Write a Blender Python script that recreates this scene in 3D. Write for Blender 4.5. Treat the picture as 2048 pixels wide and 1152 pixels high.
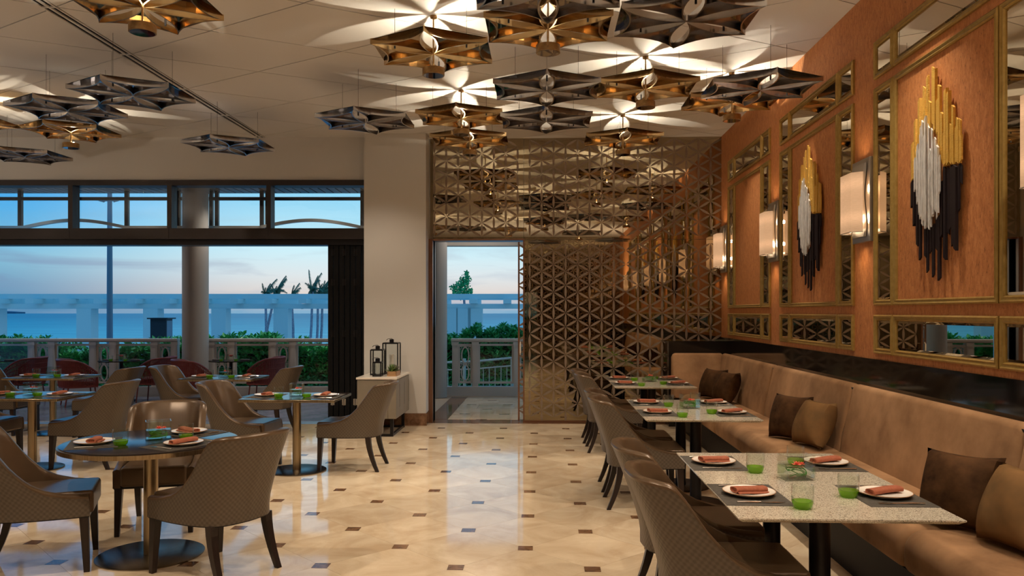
import bpy, bmesh, math, random
from math import sin, cos, pi, radians, sqrt, atan, hypot
from mathutils import Vector, Matrix
random.seed(7)
SC = bpy.context.scene
COL = SC.collection
for _o in list(bpy.data.objects):
    bpy.data.objects.remove(_o)
YAW = atan(0.04)
CY_, SY_ = cos(YAW), sin(YAW)

# ------------------------------------------------------------------ camera
cam = bpy.data.cameras.new('camera')
cam.sensor_width = 36.0
cam.lens = 1575.0 / 2048 * 36
cam.shift_y = 47.0 / 2048
cam.clip_start = 0.05
cam.clip_end = 3000
camo = bpy.data.objects.new('camera', cam)
COL.objects.link(camo)
camo.location = (0, 0, 1.6)
camo.rotation_euler = (pi / 2, 0, YAW)
SC.camera = camo
SC.view_settings.view_transform = 'Standard'
SC.view_settings.look = 'None'
SC.view_settings.exposure = 0.0
SC.view_settings.gamma = 1.0
SC.view_settings.use_curve_mapping = False
SC.cycles.max_bounces = 14
SC.cycles.transparent_max_bounces = 24
SC.cycles.sample_clamp_indirect = 6.0

# ------------------------------------------------------------------ node helpers
def N(nt, typ, **kw):
    n = nt.nodes.new(typ)
    for k, v in kw.items():
        if k.startswith('i_'):
            key = k[2:]
            key = int(key) if key.isdigit() else key.replace('_', ' ')
            n.inputs[key].default_value = v
        else:
            setattr(n, k, v)
    return n

def lk(nt, a, b): nt.links.new(a, b)

def ramp(nt, fac, stops, interp='LINEAR'):
    r = nt.nodes.new('ShaderNodeValToRGB')
    r.color_ramp.interpolation = interp
    e = r.color_ramp.elements
    while len(e) > 1: e.remove(e[-1])
    e[0].position = stops[0][0]; e[0].color = (*stops[0][1], 1)
    for p, c in stops[1:]:
        x = e.new(p); x.color = (*c, 1)
    if fac is not None: lk(nt, fac, r.inputs[0])
    return r.outputs[0]

# ------------------------------------------------------------------ world: dusk sky over the sea
W = bpy.data.worlds.new('world'); SC.world = W; W.use_nodes = True
wt = W.node_tree; wt.nodes.clear()
wo = N(wt, 'ShaderNodeOutputWorld'); bg = N(wt, 'ShaderNodeBackground')
lk(wt, bg.outputs[0], wo.inputs[0])
tc = N(wt, 'ShaderNodeTexCoord')
sep = N(wt, 'ShaderNodeSeparateXYZ'); lk(wt, tc.outputs['Generated'], sep.inputs[0])
elev = sep.outputs[2]
# the elevation gradient of the side away from the sunset and of the side towards it
hz = ramp(wt, elev, [(0.0, (0.05, 0.20, 0.38)), (0.012, (0.10, 0.25, 0.42)), (0.03, (0.14, 0.30, 0.46)), (0.06, (0.20, 0.46, 0.62)), (0.10, (0.08, 0.42, 0.76)), (0.15, (0.01, 0.31, 0.78)), (0.3, (0.03, 0.28, 0.68)), (1, (0.06, 0.26, 0.56))])
hw = ramp(wt, elev, [(0.0, (0.20, 0.38, 0.54)), (0.010, (0.42, 0.44, 0.52)), (0.022, (0.68, 0.61, 0.57)), (0.045, (0.66, 0.72, 0.74)), (0.08, (0.54, 0.80, 0.88)), (0.15, (0.24, 0.62, 0.87)), (0.3, (0.14, 0.44, 0.74)), (1, (0.06, 0.26, 0.56))])
dx = N(wt, 'ShaderNodeMath', operation='DIVIDE'); lk(wt, sep.outputs[0], dx.inputs[0])
ay = N(wt, 'ShaderNodeMath', operation='MAXIMUM', i_1=0.25); lk(wt, sep.outputs[1], ay.inputs[0]); lk(wt, ay.outputs[0], dx.inputs[1])
az = N(wt, 'ShaderNodeMapRange'); az.interpolation_type = 'SMOOTHSTEP'
az.inputs[1].default_value = -0.76; az.inputs[2].default_value = -0.30
lk(wt, dx.outputs[0], az.inputs[0])
mx = N(wt, 'ShaderNodeMix', data_type='RGBA'); lk(wt, az.outputs[0], mx.inputs[0]); lk(wt, hz, mx.inputs[6]); lk(wt, hw, mx.inputs[7])
# streaky clouds low over the horizon
mp = N(wt, 'ShaderNodeMapping'); mp.inputs['Scale'].default_value = (3, 3, 26); mp.inputs['Rotation'].default_value = (0, 0.10, 0)
lk(wt, tc.outputs['Generated'], mp.inputs[0])
nz = N(wt, 'ShaderNodeTexNoise', i_Scale=1.6, i_Detail=6.0, i_Roughness=0.55, i_Distortion=0.6); lk(wt, mp.outputs[0], nz.inputs[0])
cl = ramp(wt, nz.outputs[0], [(0.47, (0, 0, 0)), (0.66, (1, 1, 1))])
ce = ramp(wt, elev, [(0.0, (0.7, 0.7, 0.7)), (0.05, (0.75, 0.75, 0.75)), (0.085, (0.3, 0.3, 0.3)), (0.13, (0, 0, 0))])
cm = N(wt, 'ShaderNodeMath', operation='MULTIPLY'); lk(wt, cl, cm.inputs[0]); lk(wt, ce, cm.inputs[1])
cc = N(wt, 'ShaderNodeMix', data_type='RGBA'); cc.inputs[6].default_value = (0.17, 0.27, 0.43, 1); cc.inputs[7].default_value = (0.42, 0.48, 0.56, 1)
lk(wt, az.outputs[0], cc.inputs[0])
m2 = N(wt, 'ShaderNodeMix', data_type='RGBA'); lk(wt, cm.outputs[0], m2.inputs[0]); lk(wt, mx.outputs[2], m2.inputs[6]); lk(wt, cc.outputs[2], m2.inputs[7])
lk(wt, m2.outputs[2], bg.inputs[0])
bg.inputs[1].default_value = 1.12

# ------------------------------------------------------------------ room lights (warm ceiling spots)
WARM = (1.0, 0.85, 0.67)
def spot(name, loc, target, power, ang=70, blend=0.5, size=0.035, col=WARM):
    l = bpy.data.lights.new(name, 'SPOT'); l.energy = power; l.spot_size = radians(ang); l.spot_blend = blend
    l.shadow_soft_size = size; l.color = col
    o = bpy.data.objects.new(name, l); COL.objects.link(o); o.location = loc
    o.rotation_euler = (Vector(target) - Vector(loc)).to_track_quat('-Z', 'Y').to_euler()
    return o
SPOTS = [((2.15, 3.0, 4.08), (1.0, 3.9, .6), 330), ((2.15, 5.2, 4.08), (1.1, 5.5, .6), 300), ((2.15, 7.4, 4.08), (0.9, 7.2, .6), 300),
         ((2.15, 9.6, 4.08), (0.9, 9.4, .6), 260), ((-0.4, 2.6, 4.08), (-0.6, 4.6, 0), 330), ((-0.45, 7.2, 4.08), (-0.5, 7.0, 0), 260),
         ((-0.45, 9.5, 4.08), (-0.5, 9.8, 0), 230), ((-3.4, 3.6, 4.08), (-2.6, 5.2, .7), 360), ((-2.4, 7.0, 4.08), (-2.4, 7.9, .7), 250),
         ((-5.4, 6.4, 4.08), (-5.0, 7.8, .7), 300), ((-2.4, 9.6, 4.08), (-2.2, 10.0, .7), 180), ((-4.4, 9.2, 4.08), (-4.2, 10.1, .7), 200),
         ((-6.6, 8.8, 4.08), (-6.4, 10.0, .7), 200), ((1.6, 0.4, 4.08), (1.9, 2.4, .7), 300), ((-2.5, 0.5, 4.08), (-2.5, 1.5, 0), 250)]
def ceiling_fill(loc, size, power):  # unseen area light, added only to brighten the ceiling
    l = bpy.data.lights.new('ceiling_fill', 'AREA'); l.shape = 'DISK'; l.size = size; l.energy = power; l.color = (1, .88, .74)
    o = bpy.data.objects.new('ceiling_fill', l); COL.objects.link(o); o.location = loc; o.rotation_euler = (pi, 0, 0)
FILLS = (((-8.8, 3.2, 2.3), 'front one by the left wall'), ((-8.8, 7.5, 2.3), 'rear one by the left wall'), ((-5.0, .6, 2.3), 'left behind the camera'), ((-1.0, -.6, 2.3), 'middle behind the camera'), ((1.9, -1.5, 2.3), 'right behind the camera'))
for loc, _ in FILLS:
    ceiling_fill(loc, .5, 48)
for u_ in (-9.3, -7.3, -5.1, -3.6, -2.4, -.6):
    a_ = (u_ * CY_ - 14.6 * SY_, u_ * SY_ + 14.6 * CY_, 3.9)
    spot('terrace_spot', a_, (a_[0], a_[1] + .15, 0), 70, 120, .8, .05, (1, .92, .82))
for i, (a, b, p) in enumerate(SPOTS):
    spot('ceiling_spot', a, b, p * 0.6, 100, 0.7)

# ------------------------------------------------------------------ materials
def mat(name, col=(.5, .5, .5), rough=.5, metal=0., spec=None, bump=None, var=None, noise=None, coord='Object', trans=0., ior=1.45, emit=None, sheen=0., coat=0., aniso=None):
    """noise=(scale,(lo colour),(hi colour),detail,stretch xyz); bump=(scale,strength,stretch); var=random value shift per object"""
    m = bpy.data.materials.new(name); m.use_nodes = True
    nt = m.node_tree; b = nt.nodes['Principled BSDF']
    b.inputs['Base Color'].default_value = (*col, 1); b.inputs['Roughness'].default_value = rough
    b.inputs['Metallic'].default_value = metal; b.inputs['IOR'].default_value = ior
    if trans: b.inputs['Transmission Weight'].default_value = trans
    if spec is not None: b.inputs['Specular IOR Level'].default_value = spec
    if sheen: b.inputs['Sheen Weight'].default_value = sheen; b.inputs['Sheen Tint'].default_value = (1, .75, .5, 1)
    if coat: b.inputs['Coat Weight'].default_value = coat; b.inputs['Coat Roughness'].default_value = .08
    if emit: b.inputs['Emission Color'].default_value = (*emit[0], 1); b.inputs['Emission Strength'].default_value = emit[1]
    t = nt.nodes.new('ShaderNodeTexCoord'); out = None
    if noise:
        sc, lo, hi, det, st = noise
        mp = N(nt, 'ShaderNodeMapping'); mp.inputs['Scale'].default_value = st; lk(nt, t.outputs[coord], mp.inputs[0])
        vec = mp.outputs[0]
        if var:
            oi = N(nt, 'ShaderNodeObjectInfo'); ad = N(nt, 'ShaderNodeVectorMath', operation='ADD')
            mu = N(nt, 'ShaderNodeVectorMath', operation='SCALE'); mu.inputs['Scale'].default_value = 37.
            cb = N(nt, 'ShaderNodeCombineXYZ')
            for k in range(3): lk(nt, oi.outputs['Random'], cb.inputs[k])
            lk(nt, cb.outputs[0], mu.inputs[0]); lk(nt, vec, ad.inputs[0]); lk(nt, mu.outputs[0], ad.inputs[1]); vec = ad.outputs[0]
        nn = N(nt, 'ShaderNodeTexNoise', i_Scale=sc, i_Detail=det, i_Roughness=.6, i_Distortion=.8 if det > 5 else 0.); lk(nt, vec, nn.inputs[0])
        out = ramp(nt, nn.outputs[0], [(.32, lo), (.68, hi)])
    if var:
        oi = N(nt, 'ShaderNodeObjectInfo'); mr = N(nt, 'ShaderNodeMapRange'); mr.inputs[3].default_value = 1 - var; mr.inputs[4].default_value = 1 + var
        lk(nt, oi.outputs['Random'], mr.inputs[0])
        hs = N(nt, 'ShaderNodeHueSaturation'); lk(nt, mr.outputs[0], hs.inputs['Value'])
        if out: lk(nt, out, hs.inputs['Color'])
        else: hs.inputs['Color'].default_value = (*col, 1)
        out = hs.outputs[0]
    if out: lk(nt, out, b.inputs['Base Color'])
    if bump:
        sc, st, stretch = bump
        mp = N(nt, 'ShaderNodeMapping'); mp.inputs['Scale'].default_value = stretch; lk(nt, t.outputs[coord], mp.inputs[0])
        nn = N(nt, 'ShaderNodeTexNoise', i_Scale=sc, i_Detail=4.); lk(nt, mp.outputs[0], nn.inputs[0])
        bp = N(nt, 'ShaderNodeBump', i_Strength=st, i_Distance=.01); lk(nt, nn.outputs[0], bp.inputs['Height']); lk(nt, bp.outputs[0], b.inputs['Normal'])
    m['b'] = 1
    return m

M = {}
M['plaster'] = mat('cream_plaster', (.53, .505, .47), .75, bump=(30, .03, (1, 1, 1)))
M['ceiling'] = mat('ceiling_white', (.62, .59, .56), .7)
M['joint'] = mat('dark_joint', (.035, .03, .025), .9)
M['marble'] = mat('cream_marble', rough=.07, noise=(2.6, (.56, .41, .26), (.76, .62, .44), 8., (1, 1, 1)), var=.07, spec=.5)
M['marble_brown'] = mat('brown_marble', rough=.09, noise=(9, (.10, .045, .02), (.26, .14, .075), 8., (1, 1, 1)), var=.2)
M['grout'] = mat('grout', (.33, .25, .17), .8)
M['deck'] = mat('terrace_deck', rough=.2, noise=(3, (.16, .17, .22), (.28, .29, .36), 3., (1, 12, 1)), var=.15)
M['mirror'] = mat('bronze_mirror', (.42, .345, .23), .015, 1.)
M['petal'] = mat('bronze_petal', rough=.5, metal=.45, noise=(40, (.225, .165, .12), (.26, .195, .145), 2., (1, 1, 1)))
M['bronze'] = mat('bronze_trim', (.30, .16, .10), .28, .9)
M['wmirror'] = mat('wall_mirror', (.62, .54, .42), .012, 1.)
M['gold_frame'] = mat('old_gold_frame', (.25, .15, .04), .33, .55, noise=(25, (.34, .215, .055), (.44, .29, .085), 3., (1, 1, 1)))
M['blackglass'] = mat('black_glass', (.010, .008, .007), .06, spec=.6)
M['black'] = mat('black_metal', (.018, .016, .017), .35, .6)
M['blackpaint'] = mat('black_paint', (.004, .0035, .004), .5, spec=.2)
M['darkframe'] = mat('dark_window_frame', (.030, .022, .020), .45, .3)
M['steel'] = mat('brushed_steel', (.55, .51, .46), .33, 1., bump=(60, .12, (.2, .2, 6)))
M['brass'] = mat('brushed_brass', (.45, .36, .24), .30, 1., noise=(4, (.36, .27, .16), (.52, .42, .28), 2., (30, 30, .5)))
M['puckbrass'] = mat('aged_brass', (.33, .20, .08), .38, 1., noise=(14, (.22, .12, .045), (.42, .27, .12), 5., (1, 1, 1)))
M['starbrass'] = mat('star_brass_edge', (.52, .36, .18), .22, 1.)
M['starsteel'] = mat('star_steel_edge', (.50, .47, .45), .22, 1.)
M['starmirb'] = mat('star_bronze_mirror', (.50, .32, .13), .03, 1.)
M['starmirs'] = mat('star_smoked_mirror', (.36, .34, .36), .03, 1.)
M['wenge'] = mat('dark_wenge_wood', rough=.32, noise=(6, (.009, .005, .004), (.022, .011, .009), 4., (12, 12, 1)))
M['leather'] = mat('bronze_leather', rough=.30, noise=(5, (.085, .050, .026), (.115, .070, .037), 2., (1, 1, 1)), bump=(180, .04, (1, 1, 1)), spec=.55, metal=.25)
M['velvet'] = mat('tan_velvet', rough=.75, noise=(2.4, (.19, .100, .048), (.40, .225, .115), 5., (1, 1, 1)), sheen=.05, spec=.12)
M['cushion'] = mat('chocolate_velvet', rough=.75, noise=(7, (.020, .009, .004), (.085, .040, .016), 4., (1, 1, 1)), spec=.08)
M['cushion2'] = mat('tan_velvet_cushion', rough=.7, noise=(5, (.12, .07, .03), (.20, .105, .04), 3., (1, 1, 1)), spec=.08)
M['ceramic'] = mat('white_ceramic', (.80, .74, .66), .18, spec=.5)
M['rim'] = mat('tan_glaze_rim', (.42, .22, .10), .3)
M['napkin'] = mat('terracotta_linen', rough=.85, noise=(60, (.27, .072, .032), (.34, .10, .048), 2., (1, 1, 1)), bump=(400, .1, (1, 1, 1)))
M['glass'] = mat('clear_glass', (1, 1, 1), 0., trans=1., ior=1.25)
M['green_glass'] = mat('green_glass', (.22, .62, .04), .02, trans=.85, ior=1.5)
M['water'] = mat('water', (.95, 1, .98), 0., trans=1., ior=1.12)
M['pane'] = mat('pane_glass', (.98, 1, 1), 0., trans=1., ior=1.12)
M['coral'] = mat('coral_petal', (.85, .16, .11), .6)
M['reed'] = mat('green_reed', (.06, .20, .03), .5)
M['granite'] = None
M['mat'] = mat('woven_placemat', rough=.7, noise=(260, (.026, .021, .016), (.085, .070, .052), 1., (.25, 1, 1)))
M['cutlery'] = mat('polished_steel', (.60, .56, .50), .12, 1.)
M['darktop'] = mat('dark_tabletop', (.022, .014, .011), .16, spec=.25)
M['darkbase'] = mat('dark_brushed_base', (.20, .175, .15), .24, 1., bump=(60, .1, (.2, 6, 1)))
M['cabinet'] = mat('taupe_lacquer', (.21, .175, .13), .42)
M['whitestone'] = mat('white_stone_top', (.74, .66, .56), .2)
M['oak'] = mat('pale_oak', rough=.5, noise=(8, (.38, .20, .08), (.52, .30, .14), 4., (1, 8, 8)))
M['succulent'] = mat('succulent_green', rough=.5, noise=(20, (.05, .12, .035), (.25, .33, .10), 2., (1, 1, 1)))
M['succulent_d'] = mat('succulent_purple', rough=.5, noise=(20, (.06, .05, .04), (.16, .15, .10), 2., (1, 1, 1)))
M['gold_leaf'] = mat('gold_leaf', (.80, .50, .10), .42, .55, bump=(90, .8, (1, .3, 3)))
M['white_stick'] = mat('chalk_white', rough=.5, noise=(60, (.50, .49, .48), (.78, .77, .76), 3., (1, 1, .2)), bump=(90, .5, (1, 1, .4)))
M['black_stick'] = mat('black_brown_stick', (.012, .006, .007), .6, spec=.25)
M['extpaint'] = mat('terrace_cream_paint', (.60, .53, .47), .6)
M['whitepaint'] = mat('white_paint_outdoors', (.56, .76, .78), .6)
M['column'] = mat('terrace_column', (.42, .36, .31), .8, bump=(40, .05, (1, 1, 1)))
M['slat'] = mat('soffit_board', rough=.4, noise=(2, (.16, .10, .06), (.30, .19, .12), 3., (6, 1, 1)), var=.2)
M['leaf'] = mat('hedge_leaf', rough=.32, noise=(5, (.02, .27, .11), (.10, .60, .17), 4., (1, 1, 1)), spec=.6)
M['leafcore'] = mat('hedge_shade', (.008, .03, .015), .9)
M['palm'] = mat('palm_frond', rough=.6, noise=(4, (.04, .12, .09), (.12, .22, .13), 2., (1, 1, 1)))
M['palmtrunk'] = mat('palm_trunk', rough=.8, noise=(7, (.16, .15, .20), (.42, .40, .46), 3., (1, 1, 3)))
M['lamppost'] = mat('blue_grey_post', (.16, .24, .32), .5)
M['darkbox'] = mat('charcoal_box', (.035, .05, .065), .6)
M['rattan'] = mat('red_rattan', (.16, .028, .022), .5)
M['greycush'] = mat('grey_outdoor_cushion', rough=.85, noise=(8, (.10, .085, .085), (.15, .13, .125), 2., (1, 1, 1)))
M['sand'] = mat('beach_sand', (.50, .56, .60), .9)
M['island'] = mat('far_hill', (.05, .16, .27), 1.)
M['shade'] = None
def thin_glass(name, tint, ior=1.45, diff=None, dw=0.):
    m = bpy.data.materials.new(name); m.use_nodes = True; nt = m.node_tree; nt.nodes.clear()
    o = N(nt, 'ShaderNodeOutputMaterial'); t = N(nt, 'ShaderNodeBsdfTransparent'); t.inputs[0].default_value = (*tint, 1)
    g_ = N(nt, 'ShaderNodeBsdfGlossy'); g_.inputs['Roughness'].default_value = .02
    f = N(nt, 'ShaderNodeLayerWeight', i_Blend=.5); mx_ = N(nt, 'ShaderNodeMixShader')
    pw = N(nt, 'ShaderNodeMath', operation='POWER', i_1=3.4); lk(nt, f.outputs['Facing'], pw.inputs[0])
    ma = N(nt, 'ShaderNodeMath', operation='MULTIPLY_ADD', i_1=.75, i_2=((ior - 1) / (ior + 1)) ** 2); lk(nt, pw.outputs[0], ma.inputs[0])
    lk(nt, ma.outputs[0], mx_.inputs[0]); base = t.outputs[0]
    if diff:
        d = N(nt, 'ShaderNodeBsdfDiffuse'); d.inputs[0].default_value = (*diff, 1); tl = N(nt, 'ShaderNodeBsdfTranslucent'); tl.inputs[0].default_value = (*diff, 1)
        ad = N(nt, 'ShaderNodeAddShader'); lk(nt, d.outputs[0], ad.inputs[0]); lk(nt, tl.outputs[0], ad.inputs[1])
        m2_ = N(nt, 'ShaderNodeMixShader'); m2_.inputs[0].default_value = dw; lk(nt, base, m2_.inputs[1]); lk(nt, ad.outputs[0], m2_.inputs[2]); base = m2_.outputs[0]
    lk(nt, base, mx_.inputs[1]); lk(nt, g_.outputs[0], mx_.inputs[2]); lk(nt, mx_.outputs[0], o.inputs[0]); return m
M['glass'] = thin_glass('clear_glass', (.97, .99, .97), 1.5)
M['pane'] = thin_glass('pane_glass', (.985, 1, 1), 1.45)
M['water'] = thin_glass('water', (.96, .99, .97), 1.33)
M['green_glass'] = thin_glass('green_glass', (.34, .62, .07), 1.5, (.34, .50, .03), .22)
def fabric_wall():
    m = mat('orange_silk_wall', rough=.66)
    nt = m.node_tree; b = nt.nodes['Principled BSDF']
    t = N(nt, 'ShaderNodeTexCoord')
    mp = N(nt, 'ShaderNodeMapping'); mp.inputs['Scale'].default_value = (1, 1, .42); lk(nt, t.outputs['Object'], mp.inputs[0])
    n1 = N(nt, 'ShaderNodeTexNoise', i_Scale=40., i_Detail=6., i_Roughness=.75); lk(nt, mp.outputs[0], n1.inputs[0])
    c1 = ramp(nt, n1.outputs[0], [(.3, (.32, .108, .031)), (.5, (.47, .178, .054)), (.72, (.60, .265, .098))])
    n2 = N(nt, 'ShaderNodeTexNoise', i_Scale=110., i_Detail=2.); lk(nt, mp.outputs[0], n2.inputs[0])
    c2 = ramp(nt, n2.outputs[0], [(.27, (.25, .2, .18)), (.36, (1, 1, 1))])
    mu = N(nt, 'ShaderNodeMix', data_type='RGBA', blend_type='MULTIPLY'); mu.inputs[0].default_value = .8
    lk(nt, c1, mu.inputs[6]); lk(nt, c2, mu.inputs[7]); lk(nt, mu.outputs[2], b.inputs['Base Color'])
    bp = N(nt, 'ShaderNodeBump', i_Strength=.35, i_Distance=.01); lk(nt, n1.outputs[0], bp.inputs['Height']); lk(nt, bp.outputs[0], b.inputs['Normal'])
    return m
M['fabric'] = fabric_wall()
def granite():
    m = mat('speckled_granite', rough=.10)
    nt = m.node_tree; b = nt.nodes['Principled BSDF']; t = N(nt, 'ShaderNodeTexCoord')
    v = N(nt, 'ShaderNodeTexVoronoi', i_Scale=330.); lk(nt, t.outputs['Object'], v.inputs[0])
    sp = N(nt, 'ShaderNodeSeparateColor'); lk(nt, v.outputs['Color'], sp.inputs[0])
    c = ramp(nt, sp.outputs[0], [(0, (.10, .09, .08)), (.14, (.22, .19, .15)), (.2, (.42, .36, .28)), (.6, (.55, .48, .37)), (1, (.68, .62, .50))], 'LINEAR')
    lk(nt, c, b.inputs['Base Color']); return m
M['granite'] = granite()
def woven():
    m = mat('woven_bronze_fabric', rough=.42, metal=.2)
    nt = m.node_tree; b = nt.nodes['Principled BSDF']
    uv = N(nt, 'ShaderNodeUVMap'); uv.uv_map = 'UVMap'
    mp = N(nt, 'ShaderNodeMapping'); mp.inputs['Scale'].default_value = (64, 64, 1); lk(nt, uv.outputs[0], mp.inputs[0])
    sp = N(nt, 'ShaderNodeSeparateXYZ'); lk(nt, mp.outputs[0], sp.inputs[0])
    def sn(o):
        k = N(nt, 'ShaderNodeMath', operation='MULTIPLY', i_1=pi); lk(nt, o, k.inputs[0])
        s_ = N(nt, 'ShaderNodeMath', operation='SINE'); lk(nt, k.outputs[0], s_.inputs[0]); return s_.outputs[0]
    mu = N(nt, 'ShaderNodeMath', operation='MULTIPLY'); lk(nt, sn(sp.outputs[0]), mu.inputs[0]); lk(nt, sn(sp.outputs[1]), mu.inputs[1])
    c = ramp(nt, None, [(0, (.080, .060, .042)), (1, (.115, .088, .063))])
    rp = [n for n in nt.nodes if n.type == 'VALTORGB'][-1]
    mr = N(nt, 'ShaderNodeMapRange'); mr.inputs[1].default_value = -.7; mr.inputs[2].default_value = .7; lk(nt, mu.outputs[0], mr.inputs[0]); lk(nt, mr.outputs[0], rp.inputs[0])
    lk(nt, c, b.inputs['Base Color'])
    bp = N(nt, 'ShaderNodeBump', i_Strength=.3, i_Distance=.003); lk(nt, mr.outputs[0], bp.inputs['Height']); lk(nt, bp.outputs[0], b.inputs['Normal'])
    return m
M['woven'] = woven()
def lampshade():
    m = mat('lit_silk_shade', (.62, .46, .30), .8)
    nt = m.node_tree; b = nt.nodes['Principled BSDF']; t = N(nt, 'ShaderNodeTexCoord')
    mp = N(nt, 'ShaderNodeMapping'); mp.inputs['Scale'].default_value = (1, 1, 14); lk(nt, t.outputs['Object'], mp.inputs[0])
    n1 = N(nt, 'ShaderNodeTexNoise', i_Scale=22., i_Detail=3.); lk(nt, mp.outputs[0], n1.inputs[0])
    sp = N(nt, 'ShaderNodeSeparateXYZ'); lk(nt, t.outputs['Object'], sp.inputs[0])
    k = N(nt, 'ShaderNodeMath', operation='ABSOLUTE'); lk(nt, sp.outputs[2], k.inputs[0])
    hot = ramp(nt, k.outputs[0], [(0.0, (.86, .86, .86)), (.06, (.9, .9, .9)), (.13, (1.15, 1.15, 1.15)), (.23, (.72, .72, .72))], 'EASE')
    c = ramp(nt, n1.outputs[0], [(.3, (.86, .47, .235)), (.7, (1.0, .565, .30))])
    mu = N(nt, 'ShaderNodeMix', data_type='RGBA', blend_type='MULTIPLY'); mu.inputs[0].default_value = 1.
    lk(nt, c, mu.inputs[6]); lk(nt, hot, mu.inputs[7]); lk(nt, mu.outputs[2], b.inputs['Emission Color']); b.inputs['Emission Strength'].default_value = .74
    b.inputs['Base Color'].default_value = (.10, .07, .045, 1)
    return m
M['shade'] = lampshade()
M['shade_in'] = mat('lit_shade_inside', (.8, .7, .5), .8, emit=((1., .78, .5), 3.0))
M['led'] = mat('led_lens', (1, 1, 1), .5, emit=((1., .8, .55), 70.))
M['spotglow'] = mat('soffit_spot_glow', (1, 1, 1), .5, emit=((1., .8, .5), 4.))
def sea():
    m = mat('sea_water', (.012, .22, .36), .35, spec=.07)
    nt = m.node_tree; b = nt.nodes['Principled BSDF']; t = N(nt, 'ShaderNodeTexCoord')
    mp = N(nt, 'ShaderNodeMapping'); mp.inputs['Scale'].default_value = (.022, .16, 1); lk(nt, t.outputs['Object'], mp.inputs[0])
    n1 = N(nt, 'ShaderNodeTexNoise', i_Scale=1.2, i_Detail=5.); lk(nt, mp.outputs[0], n1.inputs[0])
    sp = N(nt, 'ShaderNodeSeparateXYZ'); lk(nt, t.outputs['Object'], sp.inputs[0])
    mr = N(nt, 'ShaderNodeMapRange'); mr.inputs[1].default_value = 150; mr.inputs[2].default_value = 900; lk(nt, sp.outputs[1], mr.inputs[0])
    sea_tone = ramp(nt, mr.outputs[0], [(0, (.34, .80, .72)), (.10, (.20, .68, .66)), (.35, (.09, .50, .54)), (1, (.04, .33, .42))])   # base colour paler near the beach, darker far out
    rip = ramp(nt, n1.outputs[0], [(.35, (.72, .78, .84)), (.68, (1.35, 1.22, 1.15))])
    mu = N(nt, 'ShaderNodeMix', data_type='RGBA', blend_type='MULTIPLY'); mu.inputs[0].default_value = 1.
    lk(nt, sea_tone, mu.inputs[6]); lk(nt, rip, mu.inputs[7]); lk(nt, mu.outputs[2], b.inputs['Base Color'])
    bp = N(nt, 'ShaderNodeBump', i_Strength=.5, i_Distance=1.2); lk(nt, n1.outputs[0], bp.inputs['Height']); lk(nt, bp.outputs[0], b.inputs['Normal'])
    return m
M['sea'] = sea()

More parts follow.
